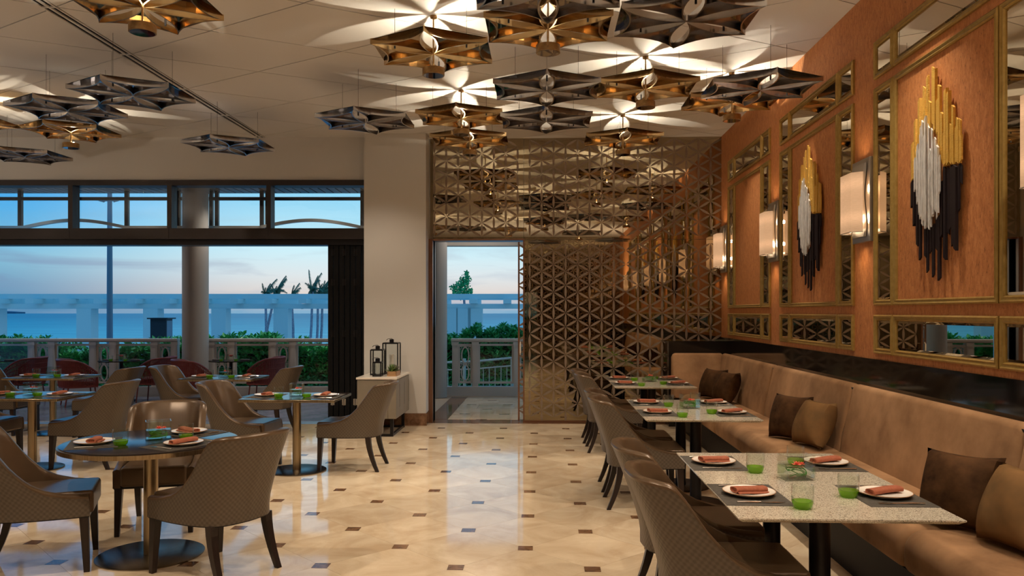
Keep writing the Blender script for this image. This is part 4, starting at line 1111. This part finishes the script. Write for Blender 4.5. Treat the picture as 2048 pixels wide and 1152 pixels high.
# ================================================================== SIDEBOARD, LANTERNS, PLANTER
sb = thing('sideboard', 'taupe sideboard with white stone top and black sled legs against the pillar', 'cabinet', (-2.12, 10.42, 0))
part('body', MB().box(-.25, .238, -.485, .5, .235, .728), M['cabinet'], sb, bevel=.003)
part('top', MB().box(-.262, .262, -.50, .51, .735, .760), M['whitestone'], sb, bevel=.003)
part('end_panel', MB().box(-.248, .145, -.495, -.487, .238, .725), M['cabinet'], sb, bevel=.001, seg=1)
part('end_stile', MB().box(.150, .250, -.495, -.487, .238, .725), M['cabinet'], sb, bevel=.001, seg=1)
for a, b in ((-.487, -.24), (-.235, .10), (.105, .45)):
    d = part('door', MB().box(.240, .252, a, b, .238, .725), M['cabinet'], sb, bevel=.001, seg=1)
    part('finger_groove', MB().box(.2505, .2535, b - .012, b - .006, .36, .66), M['black'], d)
for y in (-.40, .40):
    lg = MB(); 
    for x in (-.20, .16): lg.box(x, x + .04, y - .02, y + .02, .0, .235)
    lg.box(-.16, .16, y - .02, y + .02, 0, .03); part('sled_leg', lg, M['black'], sb)
part('foot_rail', MB().box(.165, .195, -.38, .38, .0, .03), M['black'], sb)
def lantern(x, y, w, h, label):
    r = thing('glass_lantern', label, 'lantern', (x, y, .76), group='black metal lanterns'); a = w / 2; t = .007
    f = MB()
    for sx in (-1, 1):
        for sy in (-1, 1): f.box(sx * a - t, sx * a + t, sy * a - t, sy * a + t, 0, h)
    for z in (.0, h - .012):
        for s_ in (-1, 1): f.box(-a, a, s_ * a - t, s_ * a + t, z, z + .012).box(s_ * a - t, s_ * a + t, -a, a, z, z + .012)
    f.box(-a, a, -a, a, 0, .008)
    part('frame', f, M['black'], r)
    for s_ in (-1, 1):
        part('pane', MB().box(-a + t, a - t, s_ * a - .001, s_ * a + .001, .012, h - .012), M['pane'], r)
        part('pane', MB().box(s_ * a - .001, s_ * a + .001, -a + t, a - t, .012, h - .012), M['pane'], r)
    part('cap', MB().box(-a, a, -a, a, h, h + .006).lathe([(.030, h + .006), (.030, h + .045), (.022, h + .05)], 14), M['black'], r)
    part('handle', MB().tube([(.03, 0, h + .035), (.0, -.02, h + .06), (-.05, -.03, h + .052), (-.07, 0, h + .035)], .004, 6), M['black'], r)
    if w > .15: part('candle', MB().cyl(w * .16, .008, h * .62, 18), M['whitestone'], r, smooth=True)
lantern(-2.06, 10.62, .20, .415, 'tallest black metal and glass lantern on the sideboard')
lantern(-2.20, 10.38, .155, .335, 'middle-height black metal lantern at the left of the sideboard')
lantern(-2.15, 10.14, .10, .185, 'smallest black metal lantern in front on the sideboard')
pb = thing('planter_box', 'small oak box of succulents on the sideboard', 'planter', (-1.965, 10.27, .76))
part('box', MB().box(-.062, .062, -.13, .13, 0, .012).box(-.062, -.052, -.13, .13, .012, .062).box(.052, .062, -.13, .13, .012, .062).box(-.052, .052, -.13, -.12, .012, .062).box(-.052, .052, .12, .13, .012, .062), M['oak'], pb)
part('soil', MB().box(-.051, .051, -.119, .119, .03, .05), M['joint'], pb)
jn = MB()
for sx in (-1, 1):
    for z in (.016, .034, .05): jn.box(sx * .0565 - .006, sx * .0565 + .006, -.1325, -.1295, z, z + .006)
part('dovetail', jn, M['joint'], pb)
rnd = random.Random(9)
for k, (px_, py_, s_, mk) in enumerate(((-.01, -.08, .105, 'succulent'), (.015, .0, .085, 'succulent_d'), (-.02, .04, .095, 'succulent_d'), (.01, .09, .08, 'succulent_d'), (-.03, -.02, .07, 'succulent'))):
    q = MB()
    for ring, (nn, el, L) in enumerate(((9, .35, 1.), (8, .75, .95), (6, 1.15, .85))):
        for j in range(nn):
            an = 2 * pi * j / nn + ring; d = Vector((cos(an) * cos(el), sin(an) * cos(el), sin(el))); sd = Vector((-sin(an), cos(an), 0)) * s_ * .13
            o = Vector((px_, py_, .048 + ring * .012)); m0 = o + d * s_ * L * .6; t0 = o + d * s_ * L * 1.1
            q.add([o - sd * .5, o + sd * .5, m0 + sd, t0, m0 - sd, m0 + Vector((0, 0, -.006))], [(0, 1, 2, 4), (4, 2, 3), (0, 5, 1), (1, 5, 2), (0, 4, 5), (5, 3, 2), (4, 3, 5)])
    part('succulent', q, M[mk], pb)

# ================================================================== TERRACE AND BEYOND (facade frame: u along, w away)
def LT(name, label, cat, u, w, z=0., rz=0., group=None, kind=None):
    return thing(name, label, cat, L2W(u, w, z), YAW + rz, group, kind)
struct('terrace_curb', MB().box(-12.5, 3.2, 14.95, 15.15, -.15, .17), M['extpaint'], rz=YAW)
for u, nm in ((-5.93, 'wide round cream column on the terrace between the railings'), (-1.45, 'round cream column on the terrace seen through the door')):
    r = LT('terrace_column', nm, 'column', u, 14.75)
    part('shaft', MB().cyl(.235, 0, 3.9, 40), M['column'], r, smooth=True)
    part('capital', MB().cyl(.25, 3.82, 3.92, 40), M['column'], r, smooth=True)
so = struct('terrace_ceiling', MB().box(-12.8, 3.2, 11.55, 15.5, 3.96, 4.2), M['slat'], rz=YAW)
tag(part('board_gap', MB().box(-12.7, 3.1, 11.6, 15.4, 3.955, 3.96), M['joint'], so))
for i in range(96):
    u = -12.6 + i * .16
    part('slat', MB().box(u, u + .135, 11.62, 15.42, 3.925, 3.955), M['slat'], so)
for u in (-9.3, -7.3, -5.1, -3.6, -2.4):
    part('soffit_spot', MB().cyl(.035, 3.918, 3.924, 14, (u, 14.6)), M['spotglow'], so)
struct('terrace_ceiling_edge', MB().box(-12.8, 3.2, 15.42, 15.5, 3.925, 4.2), M['darkframe'], rz=YAW)
struct('lintel_beam', MB().box(-1.6, 2.8, 14.85, 15.1, 2.84, 3.92), M['extpaint'], rz=YAW)
# fretwork frieze between the terrace columns
def pxu(px, w): return (px - 1024) / 1575 * w
ff = LT('terrace_frieze', 'dark fretwork frieze with shallow arches hung under the terrace soffit', 'frieze', 0, 15.2)
part('top_rail', MB().box(-10.6, -2.2, -.04, .04, 3.745, 3.805), M['black'], ff)
for a, b in ((-10.6, pxu(48, 15.2)), (pxu(253, 15.2), pxu(524, 15.2)), (pxu(720, 15.2), pxu(735, 15.2))):
    part('bottom_rail', MB().box(a, b, -.04, .04, 3.19, 3.25), M['steel'], ff)
for px in (-60, 41, 151, 254, 349, 358, 423, 434, 524, 535, 725):
    u = pxu(px, 15.2); part('upright', MB().box(u - .035, u + .035, -.035, .035, 3.2, 3.93), M['black'], ff)
for px in (150.5, 622):
    u = pxu(px, 15.2); mb = MB(); K = 20; hw = .99
    for i in range(K + 1):
        t = -1 + 2 * i / K; z = 3.22 + .14 * (cos(pi * t / 2)) ** 1.0
        for a, b in ((-.04, -.03), (.04, -.03), (.04, .03), (-.04, .03)): mb.v.append((u + hw * t, a, z + b))
    for i in range(K):
        for j in range(4): mb.f.append((i * 4 + j, i * 4 + (j + 1) % 4, i * 4 + 4 + (j + 1) % 4, i * 4 + 4 + j))
    part('arch', mb, M['steel'], ff)

# balustrade: one railing per run between the columns
def ring_xz(cx, cz, rx, rz, w, y0, y1, n=22):
    mb = MB()
    for i in range(n):
        a = 2 * pi * i / n
        for r_, yy in ((0, y0), (w, y0), (w, y1), (0, y1)): mb.v.append((cx + (rx - r_) * cos(a), yy, cz + (rz - r_) * sin(a)))
    for i in range(n):
        j = (i + 1) % n
        for k in range(4): mb.f.append((i * 4 + k, j * 4 + k, j * 4 + (k + 1) % 4, i * 4 + (k + 1) % 4))
    return mb
def carved(u0, u1, par):
    c = (u0 + u1) / 2; w = u1 - u0
    p = part('carved_panel', MB().box(u0, u1, -.02, .02, .93, .985).box(u0, u1, -.02, .02, .23, .27).box(u0, u0 + .03, -.02, .02, .27, .93).box(u1 - .03, u1, -.02, .02, .27, .93), M['extpaint'], par)
    for cz in (.765, .435): part('oval', ring_xz(c, cz, .082, .165, .026, -.018, .018), M['extpaint'], p)
    for sx in (-1, 1):
        for cz in (.905, .62, .58, .295):
            part('scroll', ring_xz(c + sx * (w / 2 - .052), cz, .026, .026, .010, -.016, .016, 12), M['extpaint'], p)
        part('side_stay', MB().box(c + sx * (w / 2 - .035) - .006, c + sx * (w / 2 - .035) + .006, -.015, .015, .3, .9).box(c + min(0, sx * .11), c + max(0, sx * .11), -.015, .015, .592, .608), M['extpaint'], p)
def railing(u0, u1, first, label, start_open=None):
    """first = u of the first carved bay; period 1.17"""
    r = LT('balustrade', label, 'railing', 0, 15.03, .0)
    part('handrail', MB().box(u0, u1, -.07, .07, 1.035, 1.085).box(u0, u1, -.05, .05, 1.015, 1.035), M['extpaint'], r, bevel=.008)
    u = first
    while u < u1 - .2:
        for pu in (u, u + .385):
            if u0 - .02 <= pu and pu + .11 <= u1 + .02:
                part('post', MB().box(pu, pu + .11, -.055, .055, .17, .97).box(pu - .012, pu + .122, -.065, .065, .96, 1.02).box(pu + .02, pu + .09, -.06, .06, .25, .9), M['extpaint'], r)
        if u > u0 - .05: carved(u + .11, u + .385, r)
        a, b = u + .495, u + 1.17
        if b <= u1 + .1:
            fp = part('open_panel', MB().box(a, b, -.02, .02, .945, .985).box(a, b, -.02, .02, .225, .265).box(a, a + .035, -.02, .02, .265, .945).box(b - .035, b, -.02, .02, .265, .945), M['extpaint'], r)
            part('pane', MB().box(a + .035, b - .035, -.004, .004, .265, .945), M['pane'], fp)
        u += 1.17
    return r
railing(-11.6, -6.36, -6.86 - 1.17 * 4, 'cream balustrade with carved panels left of the wide terrace column')
railing(-5.80, -1.72, -5.78, 'cream balustrade with carved panels right of the wide terrace column')
railing(-1.16, 2.6, -1.14, 'cream balustrade with carved panels seen through the doorway')

# hedges: thousands of leaves, one object each
def hedge(u0, u1, w0, w1, topf, label, n, seed, zb=-1.2):
    rd = random.Random(seed)
    r = LT('hedge', label, 'hedge', 0, 0, 0)
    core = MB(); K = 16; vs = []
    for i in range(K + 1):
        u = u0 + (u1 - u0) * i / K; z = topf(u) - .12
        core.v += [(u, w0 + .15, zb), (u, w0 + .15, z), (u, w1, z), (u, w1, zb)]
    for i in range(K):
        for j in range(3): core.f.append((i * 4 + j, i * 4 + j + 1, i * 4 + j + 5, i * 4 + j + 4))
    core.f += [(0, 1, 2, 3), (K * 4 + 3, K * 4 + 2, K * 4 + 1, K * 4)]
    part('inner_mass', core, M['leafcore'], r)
    mb = MB()
    for q in range(n):
        u = rd.uniform(u0, u1); top = topf(u) + .07 * sin(u * 9 + seed) + .05 * sin(u * 23)
        if rd.random() < .35: w = rd.uniform(w0, w1); z = top + rd.uniform(-.12, .03)
        else: z = rd.uniform(max(zb, .0), top); w = w0 + rd.uniform(0, .22)
        c = Vector((u, w, z)); base = rd.uniform(0, 6.3)
        for k in range(5):        # a rosette of spoon-shaped leaves
            an = base + k * 1.257 + rd.uniform(-.3, .3); el = rd.uniform(.1, 1.1)
            d = Vector((cos(an) * cos(el), sin(an) * cos(el) - .25, sin(el))).normalized(); L = rd.uniform(.09, .17)
            sd = d.cross(Vector((rd.uniform(-.4, .4), rd.uniform(-.4, .4), 1))).normalized() * L * .21; up = sd.cross(d).normalized() * L * .07
            m0 = c + d * L * .62; t0 = c + d * L
            mb.add([c, m0 + sd + up, t0, m0 - sd + up, m0], [(0, 1, 4), (1, 2, 4), (2, 3, 4), (3, 0, 4)])
    tag(part('foliage', mb, M['leaf'], r), kind='stuff')
hedge(-11.4, -6.25, 15.45, 16.6, lambda u: .84 + .10 * sin(u * 1.7), 'dense green hedge behind the left balustrade', 2600, 1)
hedge(-5.9, -2.0, 15.45, 16.6, lambda u: .90 + .10 * sin(u * 2.1), 'dense green hedge behind the balustrade right of the column', 2300, 2)
hedge(-1.8, 1.6, 16.6, 18.0, lambda u: 1.02 + .16 / (1 + math.exp(-(u + .8) * 9)) + .03 * sin(u * 5), 'taller dark green hedge seen through the doorway', 2000, 3)
# white sloping handrail seen through the doorway
hr = LT('ramp_handrail', 'white sloping metal handrail behind the doorway balustrade', 'railing', 0, 15.75, 0)
part('top_rail', MB().tube([(-1.6, 0, .57), (-.75, 0, .60), (.6, 0, .73)], .022, 8), M['whitepaint'], hr)
part('lower_rail', MB().tube([(-1.6, 0, .42), (-.75, 0, .45), (.6, 0, .57)], .014, 8), M['whitepaint'], hr)
for u in (-1.5, -.95, .0, .55): part('post', MB().cyl(.03, -.5, .66, 8, (u, 0)), M['whitepaint'], hr)
for k in range(16):
    u = -1.4 + k * .118; part('baluster', MB().cyl(.008, -.4, .46 + .085 * max(0, u + .75), 6, (u, 0)), M['whitepaint'], hr)

# pergola
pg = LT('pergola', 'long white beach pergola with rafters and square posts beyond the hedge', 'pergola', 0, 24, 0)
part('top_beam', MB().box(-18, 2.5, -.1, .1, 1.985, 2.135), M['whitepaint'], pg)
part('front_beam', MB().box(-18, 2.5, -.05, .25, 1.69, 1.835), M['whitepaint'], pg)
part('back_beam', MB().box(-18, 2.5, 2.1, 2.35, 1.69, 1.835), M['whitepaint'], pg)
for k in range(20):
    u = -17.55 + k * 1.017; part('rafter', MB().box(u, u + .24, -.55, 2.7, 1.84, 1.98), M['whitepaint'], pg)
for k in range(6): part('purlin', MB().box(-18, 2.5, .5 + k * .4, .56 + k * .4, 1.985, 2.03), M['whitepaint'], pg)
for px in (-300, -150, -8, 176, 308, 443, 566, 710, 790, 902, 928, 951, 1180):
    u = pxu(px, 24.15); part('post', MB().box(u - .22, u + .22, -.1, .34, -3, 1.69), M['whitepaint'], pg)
# lamp post
lp = LT('lamp_post', 'tall blue-grey floodlight pole standing before the sea', 'lamp post', pxu(219.5, 20), 20, -2)
part('pole', MB().lathe([(.085, 0), (.068, 4.5), (.055, 6.66)], 18), M['lamppost'], lp, smooth=True)
part('crossarm', MB().box(-.17, .17, -.02, .02, 6.40, 6.43), M['lamppost'], lp)
for s_ in (-1, 1): part('floodlight', MB().add([(s_ * .12, -.05, 6.36), (s_ * .26, -.05, 6.40), (s_ * .26, .05, 6.46), (s_ * .12, .05, 6.42), (s_ * .14, -.08, 6.42), (s_ * .24, -.06, 6.47)], [(0, 1, 2, 3), (0, 1, 5, 4), (1, 2, 5), (3, 0, 4), (2, 3, 4, 5)]), M['lamppost'], lp)
# dark box on a plinth
bx = LT('utility_cabinet', 'charcoal box with overhanging lid beyond the left balustrade', 'cabinet', pxu(322, 19), 19, -1.6)
part('body', MB().box(-.19, .19, -.15, .2, 0, 3.02), M['darkbox'], bx)
part('lid', MB().box(-.25, .25, -.2, .26, 3.02, 3.05), M['darkbox'], bx)
part('side_panel', MB().box(.19, .20, -.13, .18, 1.9, 2.98), M['lamppost'], bx)

# palms and tree
def palm(px, w, cpx, zc, label, seed, h=1.0):
    rd = random.Random(seed); u = pxu(px, w); cu = pxu(cpx, w) - u
    r = LT('palm_tree', label, 'palm', u, w, -5, group='wind-blown palms on the beach')
    H = zc + 5
    part('trunk', MB().tube([(0, 0, 0), (-.12 * 1, 0, H * .3), (cu * .3, 0, H * .6), (cu, 0, H)], [.17, .15, .13, .12], 8), M['palmtrunk'], r, smooth=True)
    for k in range(17):
        an = rd.uniform(0, 6.3); L = rd.uniform(1.2, 2.1) * h; up = rd.uniform(.3, 1.4)
        fr_ = MB(); pts = []
        for q in range(8):
            t = q / 7; pts.append(Vector((cu + cos(an) * L * .55 * t + .35 * t * t, sin(an) * L * .55 * t, H + L * (up * t - 1.1 * t * t * (1.35 - up)))))
        for q in range(1, 8):
            a, b = pts[q - 1], pts[q]; d = (b - a)
            for s_ in (-1, 1):
                for z_ in (0, .33, .66):
                    o = a + d * z_; tip = o + Vector((s_ * .12 + .1, s_ * .16, -.30 + .1 * rd.random())) * (1.6 - q / 8); fr_.add([o, o + d * .42, tip], [(0, 1, 2)])
        fr_.tube(pts, .012, 4)
        part('frond', fr_, M['palm'], r)
for i, (px, cpx, zc, lb, h) in enumerate(((533, 531, 3.35, 'leftmost slim palm rising behind the pergola', .8), (529, 551, 3.5, 'slim palm with upswept crown, second from the left', .8), (588, 583, 3.0, 'short palm leaning behind the pergola post', .75),
                                        (622, 625, 3.7, 'tallest palm with a high pointed crown', 1.15), (635, 636, 3.2, 'slim palm just right of the tallest one', .8), (643, 645, 3.4, 'palm partly hidden by the folded doors', .9))):
    palm(px, 80 + i * .6, cpx, zc, lb, i, h)
tr = LT('beach_tree', 'bushy round-topped tree seen through the doorway over the pergola', 'tree', pxu(930, 60), 60, -5)
part('trunk', MB().tube([(0, 0, 0), (.1, 0, 5), (-.1, 0, 8)], [.16, .13, .08], 8), M['palmtrunk'], tr)
mb = MB(); rd = random.Random(4)
for cx, cz, rr, n in ((-.45, 7.9, .5, 240), (-.2, 8.5, .55, 260), (.05, 9.0, .40, 180), (.3, 8.0, .35, 130), (-.85, 8.35, .3, 90), (.12, 9.5, .18, 50)):
    for q in range(n):
        d = Vector((rd.gauss(0, 1), rd.gauss(0, 1), rd.gauss(0, 1))).normalized() * rr * rd.random() ** .4; c = Vector((cx, 0, cz)) + d
        a = Vector((rd.uniform(-1, 1), rd.uniform(-1, 1), rd.uniform(-.3, 1))).normalized() * .17; b = a.cross(Vector((rd.random(), 1, rd.random()))).normalized() * .07
        mb.add([c, c + a * .5 + b, c + a, c + a * .5 - b], [(0, 1, 2, 3)])
tag(part('foliage', mb, M['leaf'], tr), kind='stuff')

# sea, beach, far hill
struct('beach', MB().box(-160, 160, 17, 165, -5.2, -5.0), M['sand'], rz=YAW)
struct('sea', MB().add([(-2500, 150, -4.99), (2500, 150, -4.99), (2500, 2600, -4.99), (-2500, 2600, -4.99)], [(0, 1, 2, 3)]), M['sea'], rz=YAW)
mb = MB(); pts = []
for i in range(25):
    t = i / 24; pts.append((-1750 + 205 * t, 14 * (1 - t) ** 1.2 + 2.5 * sin(t * 17) * (1 - t)))
mb.prism_xz(pts + [(-1545, -6), (-1750, -6)], 2450, 2500)
hl = part('island', mb, M['island'], None, rz=YAW); tag(hl, 'faint dark headland low on the sea horizon at far left', 'hill')

# ================================================================== TERRACE FURNITURE
def make_rattan():
    r = thing('rattan_armchair', 'x', 'chair', (0, -60, 0))
    half = [(.29, .22), (.31, .0), (.28, -.18), (.17, -.30), (0, -.335)]
    path = cat(half, 5); path = path + [(-x, y) for x, y in path[::-1][1:]]; n = len(path)
    def top(y): return lerp_tab([(-.34, .785), (-.22, .782), (-.08, .765), (.03, .72), (.12, .655), (.22, .56)], y)
    def P(i, z):
        x, y = path[i]; f = (z - .36) / .42; return (x * (1 + .06 * f), y - .03 * max(f, 0), z)
    part('rim', MB().tube([P(i, top(path[i][1])) for i in range(n)], .017, 8), M['rattan'], r, smooth=True)
    w_ = MB()
    for i in range(n):
        z1 = top(path[i][1]); w_.tube([P(i, .34), P(i, (z1 + .34) / 2), P(i, z1)], .0085, 4)
    for i in range(n - 1):
        q = [tuple((a + b) / 2 for a, b in zip(P(i, z), P(i + 1, z))) for z in (.34, .5, top((path[i][1] + path[i + 1][1]) / 2))]
        w_.tube(q, .0075, 4)
    for k in range(1, 5):
        w_.tube([P(i, .34 + (top(path[i][1]) - .34) * k / 5) for i in range(n)], .0075, 4)
    part('woven_back', w_, M['rattan'], r)
    part('seat_frame', MB().prism(path[::2], .315, .35), M['rattan'], r)
    part('seat_cushion', MB().prism([(x * .9, y * .88 + .02) for x, y in path[::2]], .352, .43), M['greycush'], r, bevel=.02)
    bc = MB(); N1 = 10
    for s_ in (0, 1):
        for i in range(N1 + 1):
            for j in range(7):
                u = -1 + 2 * i / N1; v = -1 + 2 * j / 6; b = .05 * ((1 - u * u) * (1 - v * v)) ** .5
                bc.v.append((.21 * u, -.235 + .05 * u * u * 1. - .07 * v * .5 + (b if s_ else -b), .60 + .175 * v + .02 * (1 - u * u)))
    for s_ in (0, 1):
        for i in range(N1):
            for j in range(6): a = s_ * 77 + i * 7 + j; bc.f.append((a, a + 7, a + 8, a + 1) if s_ else (a, a + 1, a + 8, a + 7))
    part('back_cushion', bc, M['greycush'], r, smooth=True)
    for sx in (-1, 1):
        for sy, t in ((.18, .03), (-.22, -.05)): part('leg', MB().tube([(sx * .23, sy, .32), (sx * .25, sy + t, .0)], .012, 6), M['rattan'], r)
    return r
ra = make_rattan(); freeze(ra)
for u, w, a, lb in ((-8.72, 14.05, pi / 2 + .15, 'red woven armchair with grey cushion behind the left tables'), (-7.42, 13.55, -pi / 2 + .65, 'red woven armchair turned with its back to the room, left of the column'),
                    (-6.42, 14.12, pi / 2 + .05, 'red woven armchair with grey cushion beside the wide column'), (-5.42, 13.45, -pi / 2 + .6, 'red woven armchair with its back to the room, right of the column'),
                    (-4.45, 14.12, pi / 2 + .05, 'red woven armchair with grey cushion at the right terrace table')):
    x, y, _ = L2W(u, w); dup_fast(ra, (x, y, -.008), YAW + a, lb, 'red woven terrace armchairs')
erase(ra)
def small_vase(x, y, z, label):
    r = thing('terrace_vase', label, 'vase', (x, y, z))
    part('glass_box', MB().box(-.06, .06, -.06, .06, 0, .015), M['glass'], r)
    w_ = MB()
    for s_ in (-1, 1): w_.box(-.06, .06, s_ * .058 - .002, s_ * .058 + .002, .015, .11).box(s_ * .058 - .002, s_ * .058 + .002, -.056, .056, .015, .11)
    part('glass_wall', w_, M['glass'], r)
    part('flower', MB().lathe([(0, .06), (.03, .075), (.045, .095), (.02, .085), (0, .10)], 9), M['coral'], r)
def small_glass(x, y, z, label):
    r = thing('terrace_tumbler', label, 'drinking glass', (x, y, z))
    part('bowl', MB().lathe([(.036, .030), (.040, .09), (.038, .09), (.034, .030)], 16, closed=True), M['glass'], r)
    part('green_base', MB().lathe([(0, 0), (.028, 0), (.037, .030), (0, .022)], 16), M['green_glass'], r)
for u, w, nm in ((-9.25, 14.1, 'left-edge'), (-7.02, 14.15, 'middle'), (-5.05, 14.15, 'right-hand')):
    r = LT('terrace_table', 'round dark %s terrace table before the balustrade' % nm, 'table', u, w, -.008, group='round dark terrace tables')
    part('tabletop', MB().cyl(.38, .715, .732, 40), M['darktop'], r)
    part('column', MB().cyl(.03, .02, .715, 14), M['black'], r)
    part('base_plate', MB().cyl(.24, 0, .02, 32), M['black'], r)
    x, y, _ = L2W(u, w); small_vase(x, y, .724, 'small glass vase with pink flower on the %s terrace table' % nm)
    for s_ in (-1, 1):
        a, b, _ = L2W(u + s_ * .13, w - .12); small_glass(a, b, .724, 'green-based glass %s of the vase on the %s terrace table' % ('left' if s_ < 0 else 'right', nm))
        a, b, _ = L2W(u + s_ * .25, w)
        q = thing('terrace_napkin', 'dark folded napkin at the %s of the %s terrace table' % ('left' if s_ < 0 else 'right', nm), 'napkin', (a, b, .724)); part('fold', MB().box(-.08, .08, -.03, .03, 0, .02), M['greycush'], q, bevel=.008)
